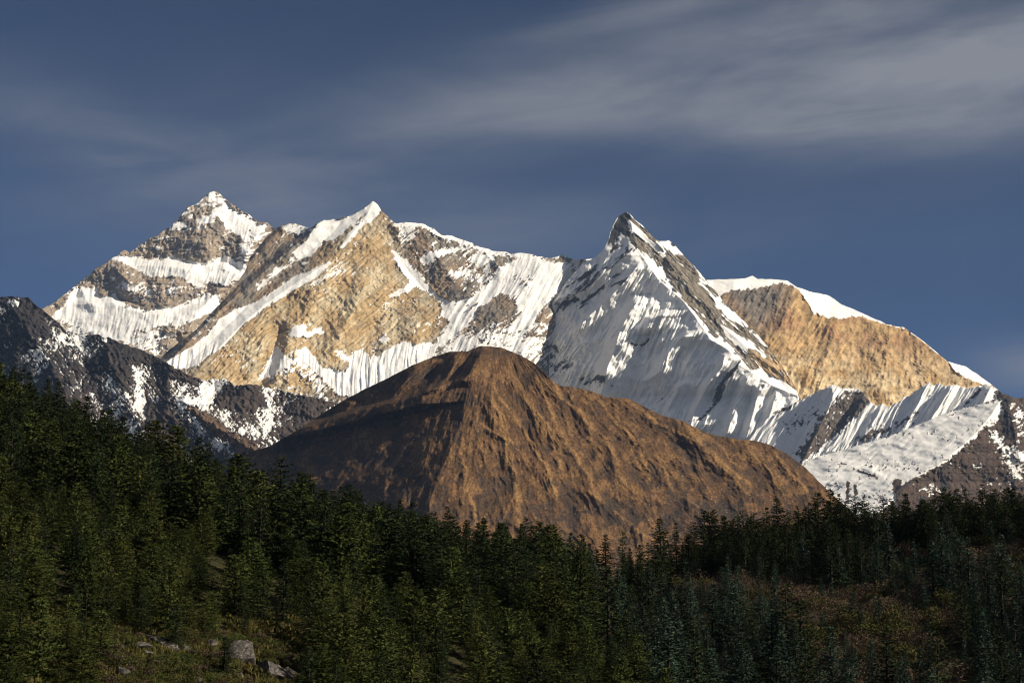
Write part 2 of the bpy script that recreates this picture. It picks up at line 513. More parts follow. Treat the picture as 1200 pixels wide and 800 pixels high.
def mid_surface(px, py, rough):
    patches = [
        # hanging glacier and snow strips left of the gold face
        (Z2((195, 212), (240, 172), (290, 172), (345, 152), (390, 130), (350, 180), (300, 225), (270, 245), (235, 245), (195, 298), (150, 308), (138, 292), (180, 245)), 1.9, 3),
        (Z1((1160, 322), (1060, 365), (1000, 395), (900, 462), (850, 480), (780, 520), (740, 570), (690, 612), (590, 668), (620, 695), (690, 682), (780, 612), (850, 545), (940, 475), (1060, 402), (1120, 362)), 1.8, 3),
        (Z2((60, 345), (130, 310), (190, 275), (150, 310), (60, 380), (0, 440), (0, 400)), 0.9, 3),
        (Z2((85, 190), (130, 185), (190, 205), (150, 225), (100, 215)), 0.9, 4),
        (Z2((395, 115), (425, 105), (440, 130), (420, 165), (380, 190), (340, 230), (300, 270), (330, 215), (380, 165)), 1.6, 3),
        # couloir and the snow basin to the right
        (Z2((482, 280), (520, 310), (560, 350), (600, 395), (640, 435), (665, 458), (700, 456), (760, 448), (820, 400), (860, 335), (905, 315), (960, 295), (1020, 318), (1105, 330), (1112, 372), (1060, 430), (1010, 460), (980, 520), (940, 555), (895, 560), (930, 500), (905, 440), (850, 436), (790, 478), (745, 540), (690, 578), (650, 612), (640, 590), (690, 535), (650, 505), (652, 465), (610, 432), (565, 405), (530, 425), (478, 440), (545, 392), (505, 335)), 1.9, 3),
        (ZM((265, 180), (330, 180), (390, 190), (400, 250), (420, 330), (370, 320), (310, 345), (270, 290)), 0.95, 5),
        (ZM((430, 440), (490, 395), (600, 370), (640, 400), (560, 420), (470, 480)), 1.6, 3),
        (ZM((640, 380), (720, 350), (760, 350), (700, 395)), 1.2, 3),
        (ZM((780, 420), (850, 412), (930, 430), (880, 462), (830, 475)), 1.6, 3),
        (ZM((620, 560), (640, 520), (740, 510), (830, 560), (770, 560), (700, 560), (640, 580)), 1.2, 4),
        (ZM((400, 185), (470, 195), (560, 265), (660, 270), (790, 330), (900, 370), (1080, 395), (1194, 395), (1194, 420), (1070, 420), (950, 395), (800, 350), (640, 300), (540, 270), (470, 212)), 1.3, 3),
        # bottom flutes below the gold face
        (Z2((340, 640), (375, 628), (400, 665), (450, 640), (520, 600), (560, 612), (640, 608), (620, 650), (540, 700), (460, 735), (350, 785), (290, 785), (250, 740), (200, 690), (150, 645), (175, 622), (230, 690), (320, 705)), 1.9, 3),
        (Z2((255, 622), (300, 632), (345, 660), (310, 672)), 1.2, 3),
        (Z2((130, 545), (165, 545), (195, 580), (110, 580)), 1.4, 3),
        (Z2((195, 565), (225, 545), (245, 570), (215, 575)), 1.2, 3),
        (Z2((75, 605), (50, 660), (10, 730), (55, 725), (100, 665)), 1.6, 4),
        (Z2((90, 640), (160, 630), (240, 740), (230, 790), (140, 700), (60, 720)), 0.95, 8),
        (Z2((180, 380), (290, 345), (310, 355), (200, 410)), 0.75, 6),
        (Z2((430, 590), (450, 572), (475, 590), (450, 610)), 1.2, 3),
        (Z2((640, 600), (700, 570), (900, 560), (1000, 560), (1000, 640), (640, 650)), 0.85, 10),
        (Z2((540, 555), (640, 500), (650, 520), (560, 575)), 0.6, 5),
    ]
    f = field(px, py, -0.56, patches)
    cyl = np.interp(px, *zip(*MIDPEAK))
    f += 1.1 * sstep(7, 1.5, py - cyl) * sstep(450, 462, px) * (0.55 + 0.6 * fbm(px / 16, px * 0, 2, 60))
    f += 0.30 * sstep(500, 560, px)
    f -= 1.2 * (poly(px, py, Z2((905, 375), (985, 365), (960, 412), (915, 405)), 7) + 1) * 0.5
    f -= 1.0 * (poly(px, py, Z2((785, 490), (850, 452), (930, 440), (905, 500), (840, 530), (740, 560)), 14) + 1) * 0.5
    f -= 1.2 * (poly(px, py, Z2((1020, 320), (1078, 296), (1105, 312), (1060, 332)), 3) + 1) * 0.5
    n = 0.40 * fbm(px / 7, py / 6, 5, 51, 0.70) + 0.46 * strata(px, py, 38, 53, 26, 2.4, 4) + 0.05 * rough
    n = n * (1 + 0.7 * sstep(480, 540, px)) + 0.35 * fbm(px / 60, py / 45, 2, 54)
    s = sstep(-0.05, 0.13, f + n)
    gold = np.array([0.40, 0.285, 0.150])
    pale = np.array([0.49, 0.405, 0.265])
    brown = np.array([0.25, 0.185, 0.125])
    grey = np.array([0.19, 0.165, 0.135])
    g = poly(px, py, Z2((410, 120), (470, 200), (500, 290), (470, 330), (560, 420), (640, 440), (640, 600), (560, 620), (380, 640), (250, 760), (150, 800), (-120, 800), (-250, 760), (0, 480), (160, 380)), 14) * 0.5 + 0.5
    a = fbm(px / 28, py / 28, 3, 55)
    rock = mix3(mix3(brown, grey, sstep(-0.4, 0.4, a)), mix3(gold, pale, sstep(-0.3, 0.6, a + 0.3 * strata(px, py, 40, 56, 60, 7))), g * sstep(-0.9, -0.1, fbm(px / 40, py / 40, 3, 57) + 0.45 - 0.9 * poly(px, py, Z2((380, 480), (520, 400), (640, 450), (690, 540), (560, 600), (400, 560)), 20)))
    tone = 1 + 0.36 * strata(px, py, 38, 58, 40, 2.6, 4) + 0.18 * fbm(px / 6, py / 6, 3, 59)
    rock = rock * np.clip(tone, 0.45, 1.55)[..., None]
    return mix3(rock, SNOW, s), s


mountain("mountain_golden_face", 17750, MIDPEAK, 500, mid_relief, mid_surface, M_ROCK, jag=1.0, seed=5, dx=0.8)


# ------------------------------------------------------------------ the steep snow summit
ARETE = [(737, 244, 0), (741, 270, 0), (747, 292, 0), (760, 312, 0), (772, 328, 0), (800, 352, 0), (815, 372, 0), (833, 398, 0), (850, 408, 0), (866, 420, 0), (877, 434, 0), (905, 452, 0), (935, 464, 0)]


def fang_relief(px, py):
    rel = np.minimum(tent(px, py, ARETE, 0.61, 0.62), 150)
    # right-hand rock face: a second rib nearer its skyline
    rel -= bump(px, py, [(757, 268), (775, 295), (800, 330), (826, 356), (850, 384), (880, 412), (915, 436), (935, 462)], 7, 9, 14)
    # lit spurs on the snow face, broad towards the sun
    rel -= bump(px, py, ZT((860, 290), (700, 420), (560, 520), (420, 620), (280, 680), (150, 760), (60, 850)), 18, 9, 24, 10)
    rel -= bump(px, py, ZT((905, 390), (820, 500), (690, 640), (560, 760), (400, 930)), 18, 9, 20, 10)
    rel -= bump(px, py, [(752, 345), (738, 366), (726, 388), (722, 405), (712, 430), (702, 470)], 34, 14, 32, 10)
    rel -= bump(px, py, [(790, 362), (768, 372), (752, 392)], 24, 14, 26, 8)
    rel -= bump(px, py, [(815, 386), (797, 398), (782, 416), (772, 436), (758, 448)], 20, 10, 16, 8)
    rel -= bump(px, py, [(800, 446), (788, 470), (778, 500)], 13, 8, 11, 8)
    rel -= bump(px, py, [(850, 412), (846, 430), (828, 452), (815, 480), (806, 510)], 22, 9, 17, 8)
    rel -= bump(px, py, [(868, 420), (864, 430), (846, 452), (838, 474), (822, 505)], 18, 8, 14, 8)
    rel -= bump(px, py, [(878, 436), (872, 455), (860, 480), (850, 515)], 20, 10, 15, 8)
    rel -= bump(px, py, [(892, 448), (886, 470), (878, 500), (870, 520)], 18, 9, 14, 8)
    rel -= bump(px, py, [(912, 456), (903, 480), (893, 505), (890, 525)], 17, 9, 14, 8)
    left = sstep(4, -8, px - line_x(ARETE, py))
    fl = (3.0 * (0.9 - flutes(px, py, 62, 8.0, 75, 61)) + 1.5 * (0.9 - flutes(px, py, 65, 3.4, 40, 62))) * left * sstep(290, 330, py)
    fl = fl * np.clip(0.75 + 0.9 * fbm(px / 38, py / 38, 2, 68), 0.15, 1.6)
    lump = 4.5 * fbm(px / 22, py / 22, 3, 63) * left
    ser = 2.6 * fbm(px / 7, py / 6, 3, 64) * (poly(px, py, [(650, 390), (690, 380), (700, 420), (690, 455), (640, 440), (615, 415)], 14) * 0.5 + 0.5)
    rock = (rocky(px, py, 65, 1.0) + 1.3 * strata(px, py, -48, 66, 44, 3.4, 4)) * (1 - left * 0.75)
    return rel, rock, fl * 1.35 + lump + ser


def fang_surface(px, py, rough):
    dxa = px - line_x(ARETE, py)
    right = sstep(-1, 3, dxa)
    f = 0.95 - 1.40 * right * sstep(262, 280, py)
    rocks = [
        (ZT((745, 70), (800, 45), (850, 90), (900, 140), (1000, 250), (960, 240), (900, 180), (830, 140), (830, 180), (900, 260), (870, 290), (760, 200), (740, 240), (665, 285), (690, 180)), 1.7, 2.5),
        (ZT((870, 270), (880, 310), (760, 390), (660, 470), (560, 560), (470, 640), (460, 690), (360, 740), (300, 770), (300, 680), (400, 620), (500, 520), (600, 460), (700, 400), (800, 300)), 1.25, 6),
        (ZT((580, 420), (620, 405), (560, 470), (480, 520), (330, 620), (280, 650), (300, 620), (420, 540)), 1.3, 3),
        (ZT((660, 540), (640, 590), (520, 690), (470, 730), (490, 680), (600, 580)), 1.6, 2.5),
        (ZT((780, 460), (740, 500), (690, 530), (700, 500)), 1.4, 2.5),
        (ZT((830, 500), (800, 540), (700, 580), (660, 600), (720, 540)), 1.4, 2.5),
        (ZT((700, 260), (780, 280), (740, 300), (680, 350)), 1.5, 2.5),
        (ZF((1000, 375), (960, 420), (900, 460), (860, 520), (820, 600), (800, 690), (780, 700), (720, 790), (640, 800), (740, 770), (820, 700), (870, 640), (900, 520), (980, 430)), 1.7, 3),
        (ZF((560, 590), (420, 640), (340, 690), (400, 680), (500, 630)), 1.0, 4),
        (ZF((220, 245), (260, 270), (330, 270), (370, 215), (330, 250), (270, 255)), 1.5, 2),
        (ZF((190, 70), (230, 50), (130, 140), (70, 190), (130, 120)), 1.2, 2.5),
        (ZF((0, 480), (60, 490), (120, 560), (60, 540), (0, 560)), 1.0, 5),
        (ZF((1130, 540), (1194, 520), (1194, 560), (1150, 570)), 1.2, 3),
        ([(905, 485), (922, 475), (938, 470), (925, 482), (908, 490)], 1.4, 3),
        (Z3((110, 590), (150, 570), (200, 560), (230, 590), (170, 640), (130, 640)), 0.8, 6),
        (Z3((200, 640), (290, 610), (330, 640), (260, 680)), 0.8, 6),
        ([(640, 405), (652, 398), (660, 412), (640, 425)], 0.9, 5),
    ]
    for pts, w, fe in rocks:
        f -= w * (poly(px, py, pts, fe) + 1) * 0.5
    snows = [
        (ZT((775, 90), (830, 115), (900, 180), (1000, 270), (1080, 350), (1060, 360), (960, 275), (880, 205), (800, 130)), 1.9, 2),
        (ZT((760, 205), (800, 210), (830, 260), (790, 260)), 1.6, 2),
        (ZT((1010, 255), (1100, 250), (1180, 320), (1194, 350), (1130, 340), (1060, 290)), 1.3, 3),
        (ZT((880, 320), (930, 340), (1000, 400), (1090, 490), (1130, 580), (1160, 630), (1080, 570), (1000, 500), (920, 420)), 1.2, 3),
        (ZT((920, 430), (1000, 520), (1100, 600), (1180, 640), (1130, 640), (1020, 560), (930, 500)), 1.5, 3),
        (ZF((650, 10), (700, 60), (760, 140), (800, 190), (860, 240), (920, 290), (850, 270), (760, 190), (660, 80)), 1.9, 2.5),
        (ZF((840, 170), (900, 250), (980, 320), (1010, 360), (930, 290), (870, 250)), 1.8, 2.5),
        (ZF((880, 120), (960, 180), (1060, 240), (1080, 260), (1040, 310), (980, 260), (910, 210)), 1.7, 3),
        (ZF((880, 0), (960, 20), (1040, 90), (1120, 170), (1194, 270), (1160, 260), (1060, 140), (960, 80), (900, 60)), 1.5, 3),
        (ZF((1060, 240), (1150, 310), (1180, 350), (1140, 330), (1080, 280)), 1.2, 3),
        (ZF((1010, 380), (1080, 450), (1150, 430), (1194, 500), (1194, 540), (1080, 480), (1020, 430)), 2.0, 2.5),
        (Z3((850, 615), (940, 645), (1005, 692), (990, 702), (900, 660)), 2.0, 2.5),
        (Z3((660, 260), (700, 330), (760, 390), (800, 440), (780, 450), (720, 390), (660, 300)), 0.9, 3),
    ]
    for pts, w, fe in snows:
        f += w * (poly(px, py, pts, fe) + 1) * 0.5 * sstep(-8, 0, dxa)
    n = 0.36 * fbm(px / 6, py / 6, 4, 71, 0.65) + 0.70 * strata(px, py, -47, 73, 20, 2.2, 4) * right + 0.46 * strata(px, py, 40, 74, 22, 2.0, 4) * (1 - right) - 0.02 * rough
    s = sstep(-0.05, 0.10, f + n)
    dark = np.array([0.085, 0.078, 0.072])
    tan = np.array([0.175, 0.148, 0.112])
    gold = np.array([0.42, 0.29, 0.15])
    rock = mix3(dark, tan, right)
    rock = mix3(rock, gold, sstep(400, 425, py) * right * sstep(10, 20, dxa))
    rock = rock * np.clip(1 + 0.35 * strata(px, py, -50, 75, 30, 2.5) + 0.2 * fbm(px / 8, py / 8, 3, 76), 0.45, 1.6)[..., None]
    return mix3(rock, SNOW, s), s


FANG = [(590, 446), (606, 425), (618, 408), (632, 386), (650, 350), (668, 325), (683, 308), (694, 303.5), (700, 300), (706, 293.5), (710, 287), (712.5, 282), (715, 272), (718, 264), (725, 253.5), (729, 251), (733, 247.5), (738, 250.5), (743, 256.7), (750, 262), (756.7, 268), (768, 280.5), (773, 282.7), (783, 281.5), (791.7, 288), (800, 298), (813, 311.7), (826.7, 327), (847, 351), (865, 370), (883, 387), (900, 406), (917, 429), (928, 446), (936, 463), (950, 485), (970, 520)]
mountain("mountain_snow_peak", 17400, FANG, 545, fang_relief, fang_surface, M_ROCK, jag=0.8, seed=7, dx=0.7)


# ------------------------------------------------------------------ the gold wall under its ice cap
CAP = [(815, 350), (835, 352), (846, 346), (860, 340), (880, 341), (900, 336), (920, 333), (932, 338), (940, 345), (952, 366), (972, 374), (1008, 372), (1040, 382), (1060, 386), (1080, 400), (1098, 414), (1112, 425), (1120, 437), (1140, 448), (1162, 453)]


def wall_relief(px, py):
    cap = np.interp(px, *zip(*CAP))
    above = np.clip(cap - py, 0, 40)
    rel = 1.0 * above + 0.10 * np.abs(px - 935) + 0.30 * np.clip(px - 935, 0, 300) - 0.42 * np.clip(935 - px, 0, 200)
    rel -= bump(px, py, [(932, 334), (926, 360), (905, 400), (890, 430), (880, 470)], 10, 24, 30)
    rel -= bump(px, py, [(985, 366), (975, 400), (960, 440), (955, 480)], 7, 22, 26)
    rel -= bump(px, py, [(1045, 384), (1040, 420), (1030, 470)], 8, 26, 26)
    rock = rocky(px, py, 81, 0.55) + 1.8 * (0.9 - flutes(px, py, 62, 9, 50, 83)) * sstep(1020, 960, px) + 1.8 * (0.9 - flutes(px, py, 84, 11, 34, 84)) * sstep(980, 1040, px)
    k = sstep(3, -1, cap - py)
    rock = rock + 2.6 * (0.9 - flutes(px, py, 60, 24, 120, 86))
    return rel, rock * k, 1.3 * fbm(px / 22, py / 8, 3, 85)


def wall_surface(px, py, rough):
    cap = np.interp(px, *zip(*CAP))
    e = 2.2 * fbm(px / 7, px * 0, 3, 91)
    f = np.clip((cap - py + e) / 3.0, -1, 1) * 1.0 - 0.35
    f += 1.0 * (poly(px, py, Z4((380, 170), (400, 175), (465, 245), (440, 232)), 3) + 1) * 0.5
    f += 0.7 * (poly(px, py, Z4((460, 195), (520, 185), (600, 240), (660, 300), (600, 260), (520, 240)), 5) + 1) * 0.5
    f += 1.2 * (poly(px, py, Z4((655, 390), (690, 395), (660, 415)), 3) + 1) * 0.5
    n = 0.30 * strata(px, py, -40, 93, 30, 2.2) * sstep(930, 980, px) + 0.26 * strata(px, py, 58, 94, 26, 2.0) + 0.34 * fbm(px / 5, py / 5, 4, 95, 0.65)
    s = sstep(0.0, 0.16, f + n)
    grey = np.array([0.16, 0.135, 0.11])
    gold = np.array([0.39, 0.258, 0.122])
    red = np.array([0.30, 0.175, 0.085])
    pale = np.array([0.54, 0.42, 0.25])
    a = fbm(px / 30, py / 26, 3, 96)
    low = sstep(372, 440, py - 0.12 * (px - 900))
    rock = mix3(mix3(gold, red, sstep(-0.3, 0.5, a)), pale, low * sstep(-0.55, 0.35, a + 0.25 * fbm(px / 9, py / 16, 3, 97)))
    k = poly(px, py, Z4((60, 60), (300, 70), (320, 90), (290, 160), (220, 230), (180, 200), (110, 110)), 14) * 0.5 + 0.5
    rock = mix3(rock, grey, k)
    rock = rock * np.clip(1 + 0.34 * strata(px, py, 58, 98, 44, 2.2, 4) * sstep(1060, 960, px) + 0.42 * fbm(px / 6, py / 8, 4, 99, 0.62) + 0.25 * fbm(px / 22, py / 22, 2, 100), 0.35, 1.6)[..., None]
    return mix3(rock, SNOW, s), s


WALL = [(780, 345), (815, 330), (826, 328), (833, 327.7), (860, 326.7), (872, 326.4), (877, 324.5), (881.7, 323), (888, 326.6), (906.7, 327), (923, 329), (933, 336), (950, 341.7), (970, 345.5), (986.7, 357), (1000, 362), (1016, 369.5), (1040, 380), (1060, 384), (1080, 398), (1098, 413), (1110, 423), (1132, 429.5), (1144, 437.5), (1162, 450.5), (1185, 470), (1210, 495)]
mountain("mountain_gold_wall", 19600, WALL, 520, wall_relief, wall_surface, M_ROCK, jag=0.45, seed=9, dx=0.8, kz=0.5)


# ------------------------------------------------------------------ fluted snow ridge in front of the wall
def fluted_relief(px, py):
    rel = 0.55 * (1180 - px)
    rel -= bump(px, py, [(975, 449), (976, 470), (960, 500), (945, 530), (930, 560)], 20, 16, 26, 6)
    rel -= bump(px, py, [(1012, 462), (1005, 480), (985, 505), (968, 535)], 9, 10, 22, 6)
    rel -= bump(px, py, [(1088, 448), (1078, 468), (1066, 490), (1055, 510)], 8, 8, 10, 6)
    rel -= bump(px, py, [(1117, 450), (1108, 466), (1094, 486), (1085, 505)], 14, 10, 11, 6)
    rel -= bump(px, py, [(1161, 451), (1155, 466), (1148, 482)], 14, 10, 12, 6)
    rel -= bump(px, py, [(1036, 474), (1026, 490), (1010, 515)], 6, 8, 10, 6)
    fl = 2.2 * (0.9 - flutes(px, py, 60, 7.0, 55, 101)) + 0.9 * (0.9 - flutes(px, py, 62, 3.4, 40, 102))
    return rel, rocky(px, py, 103, 0.5), fl * 1.2


def fluted_surface(px, py, rough):
    f = np.full(px.shape, 0.75)
    for pts, w, fe in [
        (Z4((330, 575), (350, 555), (400, 480), (440, 425), (480, 395), (530, 405), (545, 430), (500, 480), (480, 505), (420, 550), (370, 600), (345, 605)), 1.15, 5),
        (Z4((260, 455), (330, 432), (300, 460)), 1.2, 4),
        (Z4((300, 490), (410, 430), (400, 470), (310, 520)), 0.75, 6),
        (ZR((0, 520), (120, 420), (280, 400), (460, 300), (420, 370), (330, 430), (150, 510), (0, 560)), 0.95, 6),
        (ZR((880, 140), (890, 165), (820, 230), (760, 290), (800, 230)), 1.5, 3),
        (ZR((0, 170), (50, 170), (110, 230), (60, 280), (0, 340)), 1.0, 4),
        (ZR((990, 150), (1060, 180), (1040, 220), (980, 215)), 1.2, 4),
    ]:
        f -= w * (poly(px, py, pts, fe) + 1) * 0.5
    n = 0.5 * fbm(px / 6, py / 6, 4, 105, 0.65) + 0.3 * strata(px, py, 45, 106, 16, 2.5)
    s = sstep(-0.05, 0.10, f + n)
    rock = np.array([0.11, 0.09, 0.075]) * np.clip(1 + 0.4 * fbm(px / 5, py / 5, 3, 107), 0.4, 1.7)[..., None]
    return mix3(rock, SNOW, s), s


FLUTED = [(860, 540), (885, 505), (900, 490), (920, 478), (936, 470), (948, 464), (960, 457.5), (968, 454), (975, 450.5), (983, 453), (992, 455.5), (1000, 454), (1008, 457), (1020, 470), (1027, 476), (1036, 473), (1042, 477), (1050, 472), (1060, 466), (1070, 460), (1080, 454), (1088, 448), (1094, 451), (1100, 449), (1110, 452), (1120, 450.5), (1132, 455), (1144, 453), (1155, 451), (1162, 452), (1170, 457), (1176, 462), (1200, 472), (1240, 500)]
mountain("mountain_fluted_ridge", 15200, FLUTED, 580, fluted_relief, fluted_surface, M_ROCK, jag=1.6, seed=13, dx=0.7)


# ------------------------------------------------------------------ smooth snowfield above the brown slope
def snowfield_relief(px, py):
    edge = [(1177, 462, 0), (1160, 488, 0), (1148, 503, 0), (1130, 520, 0), (1100, 545, 0), (1060, 565, 0), (1030, 600, 0), (1010, 640, 0)]
    t = tent(px, py, edge, 0.52, 0.75)
    rel = np.minimum(t, 150)
    right = sstep(-6, 6, px - line_x(edge, py))
    rel -= bump(px, py, [(1178, 462), (1186, 490), (1192, 520), (1196, 545)], 9, 9, 14, 6) * right
    rel -= hbump(px, py, [(960, 548), (1010, 548), (1034, 556)], 5, 10, 5)
    return rel, rocky(px, py, 111, 0.85) * right + rocky(px, py, 114, 0.35), (1 - right) * (3.6 * fbm(px / 38, py / 15, 3, 112) + 0.7 * strata(px, py, 27, 113, 60, 4.5))


def snowfield_surface(px, py, rough):
    f = np.full(px.shape, -0.55)
    f += 1.6 * (poly(px, py, [(900, 560), (942, 541), (960, 534), (1000, 523), (1040, 511), (1080, 495), (1108, 483), (1148, 473), (1172, 469), (1174, 480), (1165, 494), (1152, 499), (1142, 512), (1120, 530), (1100, 545), (1080, 555), (1058, 566), (1050, 585), (1030, 600), (1010, 616), (900, 640)], 4) + 1) * 0.5
    for pts, w, fe in [
        (ZR((0, 705), (60, 720), (170, 760), (170, 790), (60, 740), (0, 720)), 1.5, 2),
        (ZR((620, 490), (700, 465), (750, 440), (745, 450), (650, 490)), 1.0, 2),
        (Z4((480, 655), (490, 660), (490, 720), (475, 710)), 1.7, 2),
        (Z4((500, 665), (512, 670), (515, 700), (500, 705)), 1.5, 2),
        (Z4((520, 690), (590, 690), (640, 650), (620, 700), (560, 720)), 0.9, 5),
        (Z4((615, 650), (640, 655), (635, 690), (618, 690)), 1.4, 3),
        (Z4((430, 590), (480, 605), (470, 615)), 1.1, 2),
    ]:
        f -= w * (poly(px, py, pts, fe) + 1) * 0.5
    for pts, w, fe in [
        (ZR((940, 430), (1000, 480), (1100, 560), (1194, 660), (1194, 800), (1100, 800), (1080, 700), (1040, 640), (1000, 540)), 0.9, 7),
        (ZR((1120, 240), (1194, 260), (1194, 420), (1150, 500), (1120, 330)), 0.7, 7),
        (ZR((820, 690), (900, 670), (910, 685), (830, 700)), 1.0, 3),
        (Z4((670, 680), (740, 660), (760, 690), (700, 710)), 0.6, 5),
        (Z4((760, 690), (830, 685), (800, 730)), 0.8, 5),
        (ZR((1090, 560), (1194, 590), (1194, 640), (1110, 590)), 1.0, 3),
    ]:
        f += w * (poly(px, py, pts, fe) + 1) * 0.5
    f -= 2.0 * sstep(0.48, 0.62, fbm(px / 3.4, py / 2.4, 3, 160)) * sstep(0.05, 0.4, fbm(px / 26, py / 12, 2, 161) + 0.25 * sstep(520, 590, py))
    n = 0.44 * fbm(px / 6, py / 5, 4, 115, 0.70) + 0.26 * strata(px, py, 25, 116, 20, 2.2) + 0.24 * strata(px, py, -55, 119, 14, 2.4) * sstep(1030, 1100, px + 0.6 * (py - 560)) + 0.05 * rough
    s = sstep(-0.05, 0.10, f + n)
    brown = np.array([0.072, 0.050, 0.038])
    dark = np.array([0.040, 0.034, 0.032])
    rock = mix3(brown, dark, sstep(-0.3, 0.4, fbm(px / 18, py / 18, 3, 117) + 0.6 * poly(px, py, ZR((1020, 240), (1120, 240), (1140, 540), (1030, 420), (960, 400)), 10))) * np.clip(1 + 0.3 * fbm(px / 5, py / 5, 3, 118), 0.5, 1.6)[..., None]
    return mix3(rock, SNOW * 0.97, s), s


SNOWFIELD = [(900, 560), (920, 550), (942, 541.5), (960, 534), (1000, 523.5), (1040, 511.5), (1080, 495.5), (1108, 483.5), (1148, 473.5), (1165, 468), (1172, 464), (1178, 461), (1190, 466), (1200, 466), (1225, 470), (1260, 462), (1320, 440), (1380, 455), (1460, 430), (1540, 470), (1600, 500)]
mountain("mountain_snowfield", 12800, SNOWFIELD, 700, snowfield_relief, snowfield_surface, M_ROCK, jag=0.9, seed=15, dx=0.8, kz=1.1)


# ------------------------------------------------------------------ dark rock ridge on the left
def darkridge_relief(px, py):
    spurs = [
        [(14, 346, 0), (30, 380, -4), (52, 415, -6), (76, 450, -8), (96, 500, -10), (110, 580, -10)],
        [(120, 392, 0), (128, 420, -6), (140, 450, -12), (160, 490, -14), (190, 560, -16)],
        [(215, 470, -30), (240, 490, -36), (270, 510, -40), (300, 530, -42), (330, 560, -42)],
        [(282, 451, 4), (290, 480, 0), (300, 510, 0), (320, 560, 0)],
        [(355, 462, 4), (340, 490, 4), (330, 520, 4), (330, 560, 4)],
        [(200, 430, 0), (196, 450, 0), (206, 480, 0), (215, 560, 0)],
    ]
    rel = np.full(px.shape, 60.0)
    for s in spurs:
        rel = np.minimum(rel, np.where(py >= s[0][1] - 6, tent(px, py, s, 0.62, 0.42), 60))
    return rel, rocky(px, py, 121, 1.3) + 2.8 * (0.9 - flutes(px, py, -56, 13, 60, 123)) + 1.6 * (0.9 - flutes(px, py, 62, 11, 40, 124)), 0.8 * fbm(px / 6, py / 6, 2, 122)


def darkridge_surface(px, py, rough):
    f = field(px, py, -0.44, [
        (Z1((262, 578), (330, 572), (410, 598), (380, 640), (330, 680), (318, 725), (295, 670)), 0.46, 11),
        (Z7((390, 170), (440, 185), (490, 185), (510, 225), (440, 215), (410, 200)), 0.55, 8),
        (Z7((390, 250), (500, 225), (640, 220), (680, 270), (800, 370), (740, 400), (600, 350), (400, 310)), 0.50, 9),
        (Z7((700, 140), (790, 130), (820, 160), (780, 210), (720, 230), (690, 200)), 0.46, 11),
        (Z7((840, 165), (900, 160), (1050, 195), (1180, 225), (1150, 270), (1000, 320), (930, 380), (900, 250)), 0.46, 11),
        (Z7((865, 290), (890, 285), (915, 375), (895, 378)), 0.9, 4),
        (Z7((740, 270), (860, 300), (870, 340), (800, 310)), 0.6, 6),
        (Z7((30, 90), (120, 100), (110, 140), (40, 120)), 0.7, 6),
        (Z7((420, 60), (500, 60), (480, 110), (420, 110)), 0.55, 6),
        (Z7((580, 80), (620, 180), (720, 240), (700, 260), (600, 180)), 0.45, 6),
    ])
    f -= 1.5 * (poly(px, py, Z7((650, 222), (690, 230), (800, 310), (900, 370), (905, 390), (840, 400), (760, 330)), 4) + 1) * 0.5
    n = 0.52 * fbm(px / 3.2, py / 3.4, 4, 125, 0.75) + 0.45 * strata(px, py, -50, 126, 16, 2.0) + 0.38 * strata(px, py, 58, 129, 14, 2.0) + 0.17 * (rough - 1)
    s = sstep(0.06, 0.20, f + n)
    dark = np.array([0.034, 0.031, 0.032])
    brown = np.array([0.066, 0.050, 0.042])
    tan = np.array([0.15, 0.096, 0.058])
    low = sstep(400, 520, py + 0.1 * px)
    rock = mix3(dark, brown, np.clip(low * 0.8 + 0.4 * fbm(px / 20, py / 20, 3, 127), 0, 1))
    rock = mix3(rock, tan, poly(px, py, Z7((650, 222), (690, 230), (800, 310), (900, 370), (905, 390), (840, 400), (760, 330)), 5) * 0.5 + 0.5)
    rock = rock * np.clip(1 + 0.35 * fbm(px / 4, py / 5, 3, 128), 0.5, 1.7)[..., None]
    return mix3(rock, SNOW * 0.95, s), s


DARK = [(-420, 330), (-300, 300), (-220, 325), (-160, 305), (-110, 330), (-60, 345), (-25, 353), (0, 349), (13, 346.5), (24, 349), (33, 348), (40, 355), (50, 363), (67, 377), (83, 392), (97, 393), (110, 391.5), (127, 395), (140, 402), (160, 408), (175, 414), (187, 420), (207, 432), (227, 442), (240, 445), (260, 443), (270, 448), (280, 452), (292, 450), (300, 451), (327, 457), (353, 463), (375, 467), (393, 472), (420, 490), (450, 520)]
mountain("mountain_dark_ridge", 11000, DARK, 700, darkridge_relief, darkridge_surface, M_ROCK, jag=1.6, seed=17, dx=0.8)


# ------------------------------------------------------------------ brown grass hill
HILL_SPUR = [(566, 404, 0), (571, 418, 0), (566, 430, 0), (556, 446, 0), (551, 458, 0), (546, 474, 0), (543, 488, 0), (536, 505, 0), (524, 535, 0), (512, 560, 0), (503, 590, 0), (505, 640, 0), (505, 700, 0)]


